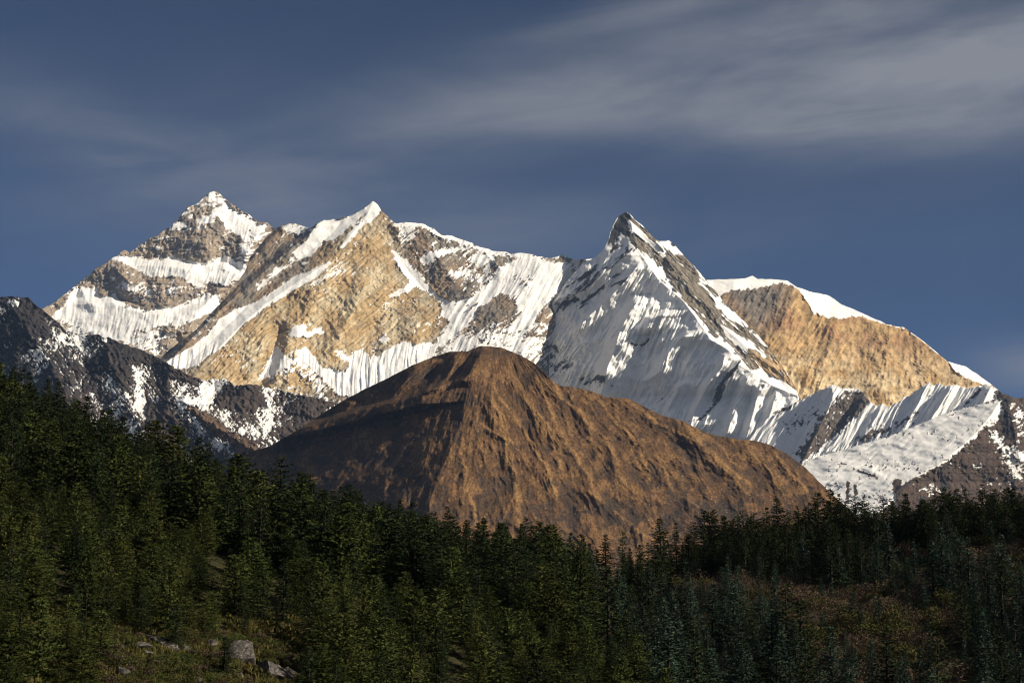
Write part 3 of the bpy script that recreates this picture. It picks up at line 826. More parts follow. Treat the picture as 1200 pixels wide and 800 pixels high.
HILL_RIBS = [
    ([(640, 442), (657, 463), (680, 480), (700, 510), (720, 540), (733, 570)], 9, 11, 22),
    ([(683, 492), (694, 515), (705, 545)], 5, 8, 12),
    ([(618, 430), (640, 470), (665, 520), (690, 560), (700, 600)], 7, 13, 22),
    ([(737, 467), (767, 493), (793, 507), (820, 523), (850, 545), (885, 575)], 9, 17, 22),
    ([(670, 570), (710, 590), (750, 618), (780, 645)], 11, 18, 14),
    ([(787, 575), (807, 586), (832, 602), (850, 625)], 10, 18, 13),
    ([(800, 494), (826, 530), (860, 560), (890, 590)], 7, 12, 18),
    ([(867, 514), (890, 540), (920, 575)], 6, 12, 14),
    ([(600, 433), (617, 473), (650, 523), (660, 560)], 8, 13, 20),
    ([(600, 477), (620, 510), (640, 543), (655, 600)], 7, 12, 18),
    ([(575, 460), (590, 500), (600, 560), (610, 640)], 6, 11, 20),
    ([(900, 520), (925, 550), (945, 580)], 6, 9, 13),
    ([(551, 460), (570, 477), (583, 500), (610, 532)], 5, 8, 12),
    ([(545, 487), (564, 495), (577, 507), (592, 518), (604, 540)], 5, 7, 10),
    ([(574, 445), (594, 475), (604, 500)], 4, 8, 12),
    ([(607, 462), (624, 479), (640, 494), (652, 510)], 5, 8, 12),
    ([(530, 520), (545, 550), (556, 590), (560, 640)], 6, 10, 16),
    ([(700, 462), (722, 490), (745, 520), (760, 560)], 6, 11, 16),
    ([(760, 530), (780, 555), (795, 580)], 5, 9, 13),
    ([(830, 512), (850, 530), (870, 552)], 5, 9, 12)]
HILL_SIDE = [
    ([(506, 425, 46), (490, 440, 62), (470, 458, 84), (455, 478, 108), (440, 510, 150), (420, 560, 220)], 1.3, 0.45),
    ([(410, 474, 150), (398, 494, 166), (376, 520, 190), (352, 545, 220), (330, 570, 260)], 1.2, 0.25),
    ([(362, 498, 214), (345, 520, 232), (322, 546, 260), (300, 572, 300)], 1.1, 0.2),
    ([(486, 560, 70), (472, 580, 80), (455, 605, 100)], 1.2, 0.3)]


def hill_warp(px, py):
    return px + 6 * fbm(px / 60, py / 50, 2, 151), py + 4 * fbm(px / 60, py / 50, 2, 152)


def hill_relief(px, py):
    dl = line_x(HILL_SPUR, py) - px                     # left of the crest: a broad shoulder above, a steep flank below it
    w0 = (8 + 46 * sstep(443, 453, py + 0.28 * (px - 530))) * (1 - sstep(457, 470, py + 0.25 * np.minimum(px - 552, 0))) * sstep(404, 416, py)
    left = np.where(dl < w0, 0.42 * dl, 0.42 * w0 + 1.25 * (dl - w0))
    rel = np.minimum(np.where(dl > 0, left, -dl * 0.40), 420)
    for pl, kl, kr in HILL_SIDE:
        rel = np.minimum(rel, np.where((py > pl[0][1] - 4), tent(px, py, pl, kl, kr), 999))
    lw = np.interp(px, [440, 480, 499, 520, 540, 553, 566, 590, 620, 650], [478, 473, 468, 464, 460, 457, 462, 470, 480, 490])
    rel = rel + 0.75 * np.clip(lw - py, 0, 60) * sstep(484, 506, px) * sstep(660, 590, px)
    rel -= bump(px, py, [(566, 409), (558, 422), (548, 440), (534, 454)], 24, 11, 26, 8)
    rel -= bump(px, py, [(538, 411), (524, 428), (508, 446), (496, 462)], 13, 10, 16, 8)
    rel -= bump(px, py, [(537, 412), (530, 432), (516, 450), (500, 462)], 10, 14, 14, 6)
    # lit patches on the shaded flank
    rel -= bump(px, py, [(485, 436), (470, 452), (455, 472)], 8, 8, 9, 8)
    rel -= bump(px, py, [(476, 572), (468, 590), (455, 620)], 8, 12, 12, 10)
    # spurs of the sunny flank
    wx, wy = hill_warp(px, py)
    for pl, h, wl, wr in HILL_RIBS:
        rel -= bump(wx, wy, pl, h * 0.8, wl * 1.45, wr * 1.2, 20)
    ang = np.arctan2(px - 575, py - 360)
    rr = np.hypot(px - 575, py - 360)
    gull = 2.0 * (0.9 - ridged(ang * 7 + 0.5 * perlin(px / 60, py / 60, 133), rr / 90, 3, 131, 0.5))
    gull = gull + 1.1 * (0.9 - ridged(ang * 22 + 0.5 * perlin(px / 25, py / 25, 135), rr / 38, 3, 132, 0.55))
    rough = 1.3 * gull * sstep(20, 90, rr) + 5 * fbm(px / 40, py / 34, 3, 134) + 0.6 * fbm(px / 6, py / 5, 3, 136)
    rough = rough + 0.8 * (0.9 - ridged(px / 7.5, py / 9, 4, 137, 0.6)) * sstep(30, 110, rr)
    right = sstep(-6, 6, px - line_x(HILL_SPUR, py))
    rough = rough + right * 2.3 * (0.9 - flutes(px, py, -58, 17, 90, 138)) * sstep(40, 120, rr) + (1 - right) * 2.4 * (0.9 - flutes(px, py, 47, 15, 80, 139))
    return rel, rough, 0 * rough


def hill_surface(px, py, rough):
    ang = np.arctan2(px - 575, py - 330)
    rr = np.hypot(px - 575, py - 330)
    st = 0.5 * fbm(px / 7, py / 6, 4, 149, 0.65) + 0.7 * fbm(ang * 26 + 0.6 * perlin(px / 20, py / 20, 143), rr / 26, 4, 141, 0.62)
    a = fbm(px / 45, py / 35, 4, 142)
    grass = np.array([0.092, 0.052, 0.026])
    straw = np.array([0.190, 0.106, 0.046])
    scrub = np.array([0.038, 0.029, 0.024])
    g = mix3(grass, straw, 0.8 * sstep(0.15, 0.8, st - 0.12 * (rough - 1) + 0.2 * a))
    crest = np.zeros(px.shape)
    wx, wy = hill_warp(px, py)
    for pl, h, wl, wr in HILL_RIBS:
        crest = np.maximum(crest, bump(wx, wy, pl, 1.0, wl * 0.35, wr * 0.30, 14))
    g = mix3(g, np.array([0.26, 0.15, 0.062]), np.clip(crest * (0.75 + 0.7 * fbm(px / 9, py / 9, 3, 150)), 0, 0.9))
    scr = sstep(0.0, 0.55, fbm(px / 16, py / 14, 4, 144, 0.6) + 0.10 * rough - 0.15 - 0.6 * crest + 0.35 * sstep(480, 620, py))
    patch = np.maximum.reduce([poly(px, py, p, 10) for p in (
        [(690, 585), (735, 585), (760, 605), (730, 625), (700, 622)],
        [(780, 580), (800, 570), (820, 590), (860, 590), (870, 560), (880, 600), (840, 640), (770, 625)],
        [(655, 600), (672, 592), (690, 600), (670, 632), (655, 640)],
        Z6((590, 350), (700, 370), (690, 480), (600, 470)), Z6((560, 510), (600, 540), (560, 600), (500, 580)))])
    scr = np.clip(scr * 0.75 + 0.5 * sstep(-0.5, 0.6, patch + 0.5 * fbm(px / 8, py / 8, 3, 145)), 0, 1)
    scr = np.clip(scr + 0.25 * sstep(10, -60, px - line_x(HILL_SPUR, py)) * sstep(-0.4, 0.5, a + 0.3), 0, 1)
    c = mix3(g, scrub, scr * 0.85)
    c = c * np.clip(1 + 0.42 * fbm(px / 2.4, py / 2.2, 3, 146, 0.7), 0.45, 1.7)[..., None]
    rk = sstep(0.80, 0.95, fbm(px / 2.6, py / 2.2, 2, 147) * sstep(0.0, 0.5, fbm(px / 22, py / 18, 3, 148) + 0.5 * sstep(500, 600, py) - 0.1))
    return mix3(c, np.array([0.30, 0.27, 0.23]), rk), np.zeros(px.shape)


HILL = [(180, 600), (215, 565), (250, 543), (283, 532), (317, 522), (350, 503), (393, 474.5), (423, 458), (450, 445), (483, 428), (500, 421), (517, 415), (527, 412), (540, 411.5), (549, 411), (557, 407.5), (563, 405.5), (570, 405.5), (580, 406), (590, 408), (600, 412), (610, 416), (627, 426), (643, 441), (650, 448), (657, 452), (668, 453), (680, 455), (695, 459), (710, 465), (722, 466), (737, 466.5), (747, 472), (762, 480), (777, 487), (800, 493), (817, 502), (828, 507), (840, 510), (867, 515), (885, 516), (900, 520), (920, 530), (943, 547), (963, 567), (973, 577), (1010, 610), (1060, 660)]
mountain("hill", 7200, HILL, 720, hill_relief, hill_surface, M_GRASSHILL, jag=0.5, seed=19, dx=0.8, kz=1.15, zbot=-350)

# ------------------------------------------------------------------ the ground: one sheet, forest slopes in front, valley floor out to the horizon
L_RIDGE = [(-1500, 900), (-500, 820), (0, 695), (150, 600), (300, 566), (450, 552), (600, 590), (660, 620), (2000, 620)]
R_RIDGE = [(-1500, 700), (650, 680), (750, 665), (850, 688), (950, 697), (1100, 718), (1200, 726), (2600, 790)]


def ground_z(x, y):
    x, y = np.asarray(x, float), np.asarray(y, float)
    yy = np.maximum(y, 30.0)
    px = np.clip(600 + F_PX * x / yy, -1500, 2600)
    Lz = -70.3 - 0.262 * x + 0.1317 * y
    yr = np.interp(px, *zip(*L_RIDGE))
    over = np.maximum(0, y - yr)
    Lz = Lz - 0.55 * over - 0.0006 * np.minimum(over, 300) ** 2
    xe = 13 + (620 - np.minimum(y, 640)) * 0.0875
    e = np.maximum(0, x - xe)
    Lz = Lz - 0.75 * e * e / (e + 6)
    Rz = -116.5 + 0.0718 * x + 0.1755 * y
    yr = np.interp(px, *zip(*R_RIDGE))
    over = np.maximum(0, y - yr)
    Rz = Rz - 0.5 * over - 0.0005 * np.minimum(over, 300) ** 2
    z = np.maximum(Lz, Rz)
    n = 2.2 * fbm(x / 55, y / 55, 3, 201) + 0.7 * fbm(x / 9, y / 9, 2, 203)
    r = np.hypot(x, y)
    z = np.clip(z, -330, 190) + n * np.clip((r - 30) / 120, 0, 1)
    knoll = -1.7 - 0.30 * np.maximum(0, r - 2.0)
    z = np.maximum(z, knoll)
    far = sstep(1100, 3000, r)
    z = z * (1 - far) + (-330 + 25 * fbm(x / 2500, y / 2500, 3, 205)) * far
    return z


def hit(px, py, d0=150.0, d1=900.0):
    """where the sight line of a photo pixel meets the ground"""
    ds = np.arange(d0, d1, 1.0)
    P = ray(np.full(ds.shape, px), np.full(ds.shape, py), ds)
    under = P[:, 2] < ground_z(P[:, 0], P[:, 1])
    i = int(np.argmax(under)) if under.any() else len(ds) - 1
    p = P[i]
    return float(p[0]), float(p[1]), float(ground_z(p[0], p[1]))


def spaced(fine_lo, fine_hi, step, far):
    core = np.arange(fine_lo, fine_hi + step, step)
    out, s = [], step
    v = core[-1]
    while v < far:
        s *= 1.22
        v += s
        out.append(v)
    neg, s = [], step
    v = core[0]
    while v > -far:
        s *= 1.22
        v -= s
        neg.append(v)
    return np.concatenate([neg[::-1], core, out])


def ground_mat(nt, b):
    N, L = nt.nodes, nt.links
    tc = N.new("ShaderNodeTexCoord")
    def noise(scale, det):
        n = N.new("ShaderNodeTexNoise")
        n.inputs["Scale"].default_value = scale
        n.inputs["Detail"].default_value = det
        n.inputs["Roughness"].default_value = 0.65
        L.new(tc.outputs["Object"], n.inputs["Vector"])
        return n.outputs["Fac"]
    r = N.new("ShaderNodeValToRGB")
    e = r.color_ramp.elements
    e[0].position, e[0].color = 0.33, (0.020, 0.018, 0.010, 1)
    e[1].position, e[1].color = 0.68, (0.060, 0.052, 0.020, 1)
    m = e.new(0.5)
    m.color = (0.034, 0.032, 0.012, 1)
    L.new(noise(0.35, 8), r.inputs["Fac"])
    L.new(r.outputs[0], b.inputs["Base Color"])
    bp = N.new("ShaderNodeBump")
    bp.inputs["Strength"].default_value = 0.7
    bp.inputs["Distance"].default_value = 0.5
    L.new(noise(1.2, 6), bp.inputs["Height"])
    L.new(bp.outputs[0], b.inputs["Normal"])


M_GROUND = mat("forest_floor", ground_mat)
gx, gy = spaced(-420, 520, 7, 60000), spaced(-60, 1300, 7, 60000)
GX, GY = np.meshgrid(gx, gy)
V = np.stack([GX, GY, ground_z(GX, GY)], -1)
me = new_mesh("ground", V.reshape(-1, 3), grid_quads(len(gy), len(gx)))
me.materials.append(M_GROUND)
go = bpy.data.objects.new("ground", me)
COL.objects.link(go)
go["kind"] = "structure"

# ------------------------------------------------------------------ plant materials
def leaf_mat(c0, c1, c2, vary=0.35, scale=0.5, transl=0.0):
    def build(nt, b):
        N, L = nt.nodes, nt.links
        tc = N.new("ShaderNodeTexCoord")
        n = N.new("ShaderNodeTexNoise")
        n.inputs["Scale"].default_value = scale
        n.inputs["Detail"].default_value = 4
        L.new(tc.outputs["Object"], n.inputs["Vector"])
        r = N.new("ShaderNodeValToRGB")
        e = r.color_ramp.elements
        e[0].position, e[0].color = 0.3, (*c0, 1)
        e[1].position, e[1].color = 0.72, (*c2, 1)
        m = e.new(0.5)
        m.color = (*c1, 1)
        L.new(n.outputs["Fac"], r.inputs["Fac"])
        oi = N.new("ShaderNodeObjectInfo")
        hsv = N.new("ShaderNodeHueSaturation")
        mr = N.new("ShaderNodeMapRange")
        mr.inputs["To Min"].default_value = 1 - vary
        mr.inputs["To Max"].default_value = 1 + vary
        L.new(oi.outputs["Random"], mr.inputs["Value"])
        L.new(mr.outputs[0], hsv.inputs["Value"])
        mh = N.new("ShaderNodeMapRange")
        mh.inputs["To Min"].default_value = 0.515
        mh.inputs["To Max"].default_value = 0.485
        ml = N.new("ShaderNodeMath")
        ml.operation = "FRACT"
        mm = N.new("ShaderNodeMath")
        mm.operation = "MULTIPLY"
        mm.inputs[1].default_value = 7.31
        L.new(oi.outputs["Random"], mm.inputs[0])
        L.new(mm.outputs[0], ml.inputs[0])
        L.new(ml.outputs[0], mh.inputs["Value"])
        L.new(mh.outputs[0], hsv.inputs["Hue"])
        L.new(r.outputs[0], hsv.inputs["Color"])
        L.new(hsv.outputs[0], b.inputs["Base Color"])
        b.inputs["Roughness"].default_value = 0.85
        b.inputs["Specular IOR Level"].default_value = 0.05
    return build


M_FIR = mat("fir_needles", leaf_mat((0.013, 0.020, 0.010), (0.023, 0.034, 0.013), (0.042, 0.053, 0.018)))
M_PINE = mat("pine_needles", leaf_mat((0.024, 0.033, 0.010), (0.044, 0.055, 0.014), (0.074, 0.084, 0.021)))
M_TEAL = mat("blue_fir_needles", leaf_mat((0.022, 0.037, 0.028), (0.034, 0.056, 0.040), (0.056, 0.080, 0.051)))
M_BARK = mat("conifer_bark", leaf_mat((0.016, 0.013, 0.010), (0.026, 0.021, 0.017), (0.042, 0.034, 0.027), 0.2, 2.0))
M_TWIG = mat("grey_twigs", leaf_mat((0.07, 0.058, 0.05), (0.11, 0.09, 0.078), (0.15, 0.125, 0.105), 0.2, 2.0))
M_RUST = mat("rust_leaves", leaf_mat((0.048, 0.036, 0.028), (0.080, 0.056, 0.038), (0.115, 0.076, 0.042), 0.35, 0.9))
M_OLIVE = mat("olive_leaves", leaf_mat((0.035, 0.036, 0.012), (0.055, 0.055, 0.017), (0.085, 0.078, 0.022), 0.35, 0.9))
M_GRASS = mat("autumn_grass", leaf_mat((0.045, 0.040, 0.014), (0.075, 0.064, 0.02), (0.115, 0.092, 0.03), 0.4, 0.4))


def tube(pts, rad, sides=6):
    pts = np.asarray(pts, float)
    V, Q = [], []
    for i, p in enumerate(pts):
        d = pts[min(i + 1, len(pts) - 1)] - pts[max(i - 1, 0)]
        d = d / (np.linalg.norm(d) + 1e-9)
        a = np.cross(d, [0.3, 0.9, 0.1] if abs(d[2]) > 0.7 else [0, 0, 1.0])
        a /= np.linalg.norm(a)
        b = np.cross(d, a)
        for k in range(sides):
            t = 2 * math.pi * k / sides
            V.append(p + rad[i] * (math.cos(t) * a + math.sin(t) * b))
    for i in range(len(pts) - 1):
        for k in range(sides):
            k2 = (k + 1) % sides
            Q.append((i * sides + k, i * sides + k2, (i + 1) * sides + k2, (i + 1) * sides + k))
    return np.array(V), Q


def join(parts):
    V, Q, o = [], [], 0
    for v, q in parts:
        V.append(v)
        Q += [tuple(i + o for i in f) for f in q]
        o += len(v)
    return np.concatenate(V), Q


def conifer(seed, H, rmax, base, whorl, nb, spray, open_=0.0, droop=0.35, round_=0.9, flat=0.5):
    """crown triangles and trunk of one conifer; open_ leaves gaps between its tiers"""
    rg = np.random.default_rng(seed)
    T = []
    zs = []
    z = base * H
    while z < H * 0.985:
        zs.append(z)
        z += whorl * rg.uniform(0.7, 1.3) * (1.0 - 0.45 * (z / H))
    lop = rg.uniform(0, 6.28)
    limbs = []
    for z in zs:
        t = (z - base * H) / (H * (1 - base))
        env = rmax * ((1 - t) ** round_) * min(1.0, 0.55 + 2.2 * t + 0.0) + 0.12
        env *= rg.uniform(0.72, 1.12)
        a0 = rg.uniform(0, 6.28)
        n = max(3, int(round(nb * (0.55 + 0.45 * (1 - t)))))
        for k in range(n):
            if rg.random() < open_ * 0.55:
                continue
            a = a0 + 6.283 * k / n + rg.normal(0, 0.22)
            L = env * rg.uniform(0.70, 1.18) * (1 + 0.16 * math.cos(a - lop))
            up = rg.normal(0.10 + 0.45 * t, 0.08)
            dr = droop * rg.uniform(0.6, 1.3) * (1 - 0.7 * t)
            ns = max(2, int(L / (spray * 0.55)))
            ca, sa = math.cos(a), math.sin(a)
            limbs.append((z, a, L, up, dr))
            for j in range(ns):
                s = (j + rg.uniform(0.35, 1.0)) / ns
                if s < 0.12 and L > 1.2:
                    continue
                p = np.array([ca * L * s, sa * L * s, z + L * (up * s - dr * s * s)])
                for side in (-1, 1):
                    w = spray * rg.uniform(0.6, 1.25) * (1.15 - 0.55 * s)
                    ang = a + side * rg.uniform(0.35, 1.15)
                    dirv = np.array([math.cos(ang), math.sin(ang), rg.normal(0.02, 0.22)])
                    perp = np.array([-math.sin(ang), math.cos(ang), 0.0])
                    tilt = rg.normal(0, flat)
                    wv = perp * math.cos(tilt) + np.array([0, 0, math.sin(tilt)])
                    q = p + rg.normal(0, 0.05, 3)
                    T.append((q - wv * w * 0.36, q + wv * w * 0.36, q + dirv * w * 1.15 + np.array([0, 0, rg.normal(0, 0.06)])))
                    if rg.random() < 0.5:
                        h = w * rg.uniform(0.35, 0.7)
                        T.append((q - dirv * w * 0.3, q + dirv * w * 0.75, q + dirv * w * 0.25 + np.array([rg.normal(0, 0.1), rg.normal(0, 0.1), h if rg.random() < 0.7 else -h])))
    # leader tuft
    for k in range(10):
        a = rg.uniform(0, 6.28)
        q = np.array([0, 0, H * (0.955 + 0.004 * k)])
        d = np.array([math.cos(a) * 0.28, math.sin(a) * 0.28, 0.34])
        T.append((q, q + np.array([0.08, 0.03, 0.02]), q + d))
    T = np.array(T)
    bend = rg.normal(0, 0.012, 2)
    hz = T[..., 2]
    T[..., 0] += bend[0] * hz * hz / H
    T[..., 1] += bend[1] * hz * hz / H
    zz = np.linspace(-1.2, H * 0.97, 8)
    tr = [tube([(bend[0] * max(0, q) ** 2 / H, bend[1] * max(0, q) ** 2 / H, q) for q in zz],
               [0.022 * H * (1 - max(0, q) / H) + 0.03 for q in zz], 7)]
    for (z, a, L, up, dr) in limbs[::3]:
        ss = (0, 0.4, 0.8)
        tr.append(tube([(math.cos(a) * L * s + bend[0] * z * z / H, math.sin(a) * L * s + bend[1] * z * z / H, z + L * (up * s - dr * s * s)) for s in ss],
                       [0.05 + 0.012 * L, 0.035, 0.012], 3))
    return T, join(tr)


def tri_mesh(name, T, m):
    me = new_mesh(name, T.reshape(-1, 3), None, np.arange(len(T) * 3).reshape(-1, 3), False)
    me.materials.append(m)
    return me


def quad_mesh(name, VQ, m):
    me = new_mesh(name, VQ[0], VQ[1], None, True)
    me.materials.append(m)
    return me


KINDS = []          # (kind, height, crown mesh, trunk mesh, half width)


def add_conifer(kind, m, seed, H, rmax, *a, **k):
    T, tr = conifer(seed, H, rmax, *a, **k)
    KINDS.append((kind, H, tri_mesh("crown", T, m), quad_mesh("trunk", tr, M_BARK), rmax))


for s in range(4):
    add_conifer("fir", M_FIR, 300 + s, 20.0, 5.6 + 0.8 * (s % 3), 0.06, 1.0, 10, 0.70, 0.20, 0.42, 0.74, flat=0.40)
for s in range(3):
    add_conifer("tiered", M_FIR, 320 + s, 22.0, 6.2 + 0.7 * s, 0.12, 1.35, 11, 0.70, 0.40, 0.20, 0.62, flat=0.30)
for s in range(4):
    add_conifer("pine", M_PINE, 340 + s, 16.0, 6.4 + 0.7 * (s % 2), 0.03, 0.9, 10, 0.66, 0.06, 0.05, 0.62, flat=0.75)
for s in range(3):
    add_conifer("blue", M_TEAL, 360 + s, 21.0, 5.2 + 0.6 * s, 0.07, 1.0, 9, 0.66, 0.14, 0.45, 0.9)


def broadleaf(seed, H, r, nlimb, leaves, size, bare):
    rg = np.random.default_rng(seed)
    tr = [tube([(0, 0, -0.6), (0.05, 0, H * 0.12), (0.1 * rg.normal(), 0.1 * rg.normal(), H * 0.28)], [0.035 * H, 0.028 * H, 0.02 * H], 6)]
    tips = []
    for k in range(nlimb):
        a = rg.uniform(0, 6.28)
        e = rg.uniform(0.5, 1.35)
        L = H * rg.uniform(0.55, 0.78)
        d = np.array([math.cos(a) * math.cos(e) * r / (H * 0.5), math.sin(a) * math.cos(e) * r / (H * 0.5), math.sin(e)])
        p0 = np.array([0, 0, H * rg.uniform(0.10, 0.3)])
        p1 = p0 + d * L * 0.5 + rg.normal(0, 0.06 * H, 3)
        p2 = p0 + d * L + rg.normal(0, 0.05 * H, 3)
        p2[2] = min(p2[2], H * 0.97)
        tr.append(tube([p0, p1, p2], [0.014 * H, 0.008 * H, 0.002 * H], 4))
        tips += [p1 * 0.4 + p2 * 0.6, p2]
        for q in range(5):
            b0 = p1 + (p2 - p1) * rg.uniform(-0.5, 0.9)
            b1 = b0 + rg.normal(0, 0.14 * H, 3) + np.array([0, 0, 0.10 * H])
            tr.append(tube([b0, b1], [0.005 * H, 0.0015 * H], 3))
            tips.append(b1)
    T = []
    for p in tips:
        cl = rg.uniform(0.09, 0.17) * H
        dens = rg.uniform(0.3, 1.0) * (1 - bare)
        for q in range(int(leaves * dens)):
            c = p + rg.normal(0, 1, 3) * cl * np.array([0.6, 0.6, 0.45])
            if c[2] < 0.05 * H:
                continue
            u = rg.normal(0, 1, 3)
            u /= np.linalg.norm(u)
            v = np.cross(u, rg.normal(0, 1, 3))
            v /= np.linalg.norm(v)
            w = size * rg.uniform(0.5, 1.2)
            T.append((c - u * w * 0.5, c + u * w * 0.5, c + v * w))
    return np.array(T), join(tr)


BROAD = []
for s in range(3):
    T, tr = broadleaf(400 + s, 8.0, 4.2, 11, 34, 0.42, 0.15)
    BROAD.append(("rust", 8.0, tri_mesh("crown", T, M_RUST), quad_mesh("trunk", tr, M_TWIG), 4.0))
for s in range(2):
    T, tr = broadleaf(410 + s, 8.0, 4.0, 11, 40, 0.45, 0.05)
    BROAD.append(("olive", 8.0, tri_mesh("crown", T, M_OLIVE), quad_mesh("trunk", tr, M_TWIG), 4.0))
for s in range(2):
    T, tr = broadleaf(420 + s, 8.0, 4.0, 15, 14, 0.36, 0.45)
    BROAD.append(("bare", 8.0, tri_mesh("crown", T, M_RUST), quad_mesh("trunk", tr, M_TWIG), 4.0))
BUSH = []
for s, (m, kd) in enumerate([(M_OLIVE, "olive"), (M_OLIVE, "olive"), (M_RUST, "rust"), (M_PINE, "green")]):
    T, tr = broadleaf(430 + s, 2.0, 1.5, 9, 26, 0.17, 0.1)
    BUSH.append((kd, 2.0, tri_mesh("foliage", T, m), quad_mesh("stem", tr, M_TWIG), 1.5))

# ------------------------------------------------------------------ where every tree stands
rnd = np.random.default_rng(77)
CLEAR = [(112, 748), (165, 743), (215, 750), (262, 752), (300, 750), (350, 772), (372, 820), (372, 840), (118, 840)]
BROWN = [[(850, 700), (900, 690), (940, 705), (1000, 705), (1080, 700), (1120, 730), (1130, 830), (960, 830), (930, 760), (880, 740)],
         [(760, 655), (830, 655), (850, 690), (820, 740), (770, 720)], [(1110, 640), (1200, 640), (1220, 720), (1120, 690)], [(1000, 650), (1080, 652), (1090, 690), (1010, 680)]]


def sites():
    out = []
    step = 7.4
    for y in np.arange(225, 800, step):
        half = y * 0.345 + 150
        for x in np.arange(-half, half, step):
            xx = x + rnd.uniform(-0.48, 0.48) * step
            yy = y + rnd.uniform(-0.48, 0.48) * step
            out.append((xx, yy))
    return np.array(out)


S = sites()
SZ = ground_z(S[:, 0], S[:, 1])
SPX, SPY = to_px(S[:, 0], S[:, 1], SZ)
in_clear = poly(SPX, SPY, CLEAR, 5)
brown = np.maximum.reduce([poly(SPX, SPY, b, 12) for b in BROWN]) + 0.55 * fbm(S[:, 0] / 22, S[:, 1] / 22, 3, 211)
# a slope is left of the valley edge or right of it
left_slope = S[:, 0] < 13 + (620 - np.minimum(S[:, 1], 640)) * 0.0875 + 4
gap = fbm(S[:, 0] / 30, S[:, 1] / 30, 3, 215)
cand = []
for i in range(len(S)):
    x, y, z = S[i, 0], S[i, 1], SZ[i]
    px, py = SPX[i], SPY[i]
    if py > 900 or px < -700 or px > 1900:
        continue
    if left_slope[i] and 106 < px < 355 and py > 746:
        continue
    low = left_slope[i] and px <= 106 and py > 745
    if in_clear[i] > -0.5 and rnd.random() < 0.97:
        continue
    u = rnd.random()
    if gap[i] < -0.42 and rnd.random() < 0.75:
        continue
    ridge = (y - np.interp(px, *zip(*(L_RIDGE if left_slope[i] else R_RIDGE))))
    if ridge > 26:
        continue
    if left_slope[i]:
        front = y < 440
        if low:
            H, kind = rnd.uniform(5.5, 10.5), ('pine' if u < 0.6 else 'fir')
        elif front:
            H = rnd.uniform(6, 10) if rnd.random() < 0.45 else rnd.uniform(10, 16)
            kind = "pine" if u < 0.62 else ("tiered" if u < 0.82 else "fir")
        else:
            H = rnd.uniform(10, 16) if rnd.random() < 0.45 else rnd.uniform(17, 27)
            kind = "fir" if u < 0.50 else ("tiered" if u < 0.82 else "pine")
        if ridge > -45:
            H = rnd.uniform(14, 22) if px > 330 else rnd.uniform(12, 19)
            kind = "tiered" if u < 0.4 else "fir"
    else:
        if brown[i] > 0.0 and ridge < -40:
            if u < (0.85 if py > 700 else 0.68):
                cand.append((x, y, z, rnd.uniform(5, 10), "rust" if rnd.random() < 0.45 else ("bare" if rnd.random() < 0.55 else "olive")))
                continue
            kind, H = "blue", rnd.uniform(10, 17)
        else:
            if ridge > -60:
                if px < 800 and u < 0.45:
                    continue
                H = rnd.uniform(17, 27) if px > 820 else rnd.uniform(14, 22)
                kind = "tiered" if u < 0.5 else "fir"
            else:
                if u < 0.16:
                    cand.append((x, y, z, rnd.uniform(4, 8), "rust" if rnd.random() < 0.5 else "olive"))
                    continue
                kind, H = ("blue" if u < 0.85 else "tiered"), (rnd.uniform(9, 14) if rnd.random() < 0.4 else rnd.uniform(15, 26))
    cand.append((x, y, z, H, kind))

# trees that can be told apart on the skyline and in the clearing: photo column of the trunk, photo row of the tip, kind
HERO = [(620, 632, "tiered"), (633, 622, "fir"), (652, 626, "tiered"), (578, 622, "tiered"), (560, 612, "fir"), (500, 610, "tiered"), (545, 610, "tiered"),
        (730, 622, "tiered"), (775, 606, "fir"), (793, 612, "fir"), (815, 610, "tiered"), (832, 599, "tiered"), (858, 610, "fir"), (873, 596, "tiered"),
        (900, 594, "fir"), (913, 582, "fir"), (938, 590, "tiered"), (961, 575, "tiered"), (975, 572, "fir"), (985, 578, "fir"), (1005, 580, "tiered"), (1015, 579, "tiered"),
        (1036, 600, "fir"), (1048, 602, "fir"), (1070, 600, "tiered"), (1103, 590, "fir"), (1135, 584, "fir"), (1165, 582, "fir"), (1190, 572, "fir"),
        (410, 590, "fir"), (432, 592, "tiered"), (345, 568, "fir"), (325, 555, "tiered"), (300, 556, "fir"), (275, 545, "fir"), (210, 530, "fir"), (228, 528, "fir"), (178, 508, "tiered"), (160, 502, "tiered"), (85, 470, "tiered"), (55, 462, "fir"), (15, 428, "fir"), (12, 432, "fir"), (130, 488, "fir")]
for (px, ty, kind) in HERO:
    lf = px < 640
    rr = L_RIDGE if lf else R_RIDGE
    y = float(np.interp(px, *zip(*rr))) + rnd.uniform(-8, 4)
    x = (px - 600) / F_PX * y * 1.0
    for _ in range(3):
        z = float(ground_z(x, y))
        x += (px - to_px(x, y, z)[0]) / F_PX * y
    z = float(ground_z(x, y))
    top = ray(px, ty, y)[2]
    cand.append((x, y, z, float(np.clip(top - z, 11, 30)), kind))
for (px, by, ty, kind) in [(45, 800, 702, "pine"), (8, 830, 742, "pine"), (262, 800, 745, "fir"), (118, 778, 715, "pine"), (95, 812, 748, "pine"), (205, 764, 706, "fir"), (165, 747, 690, "fir"), (238, 756, 700, "pine")]:
    x, y, z = hit(px, by)
    cand.append((x, y, z, float(ray(px, ty, y)[2] - z), kind))

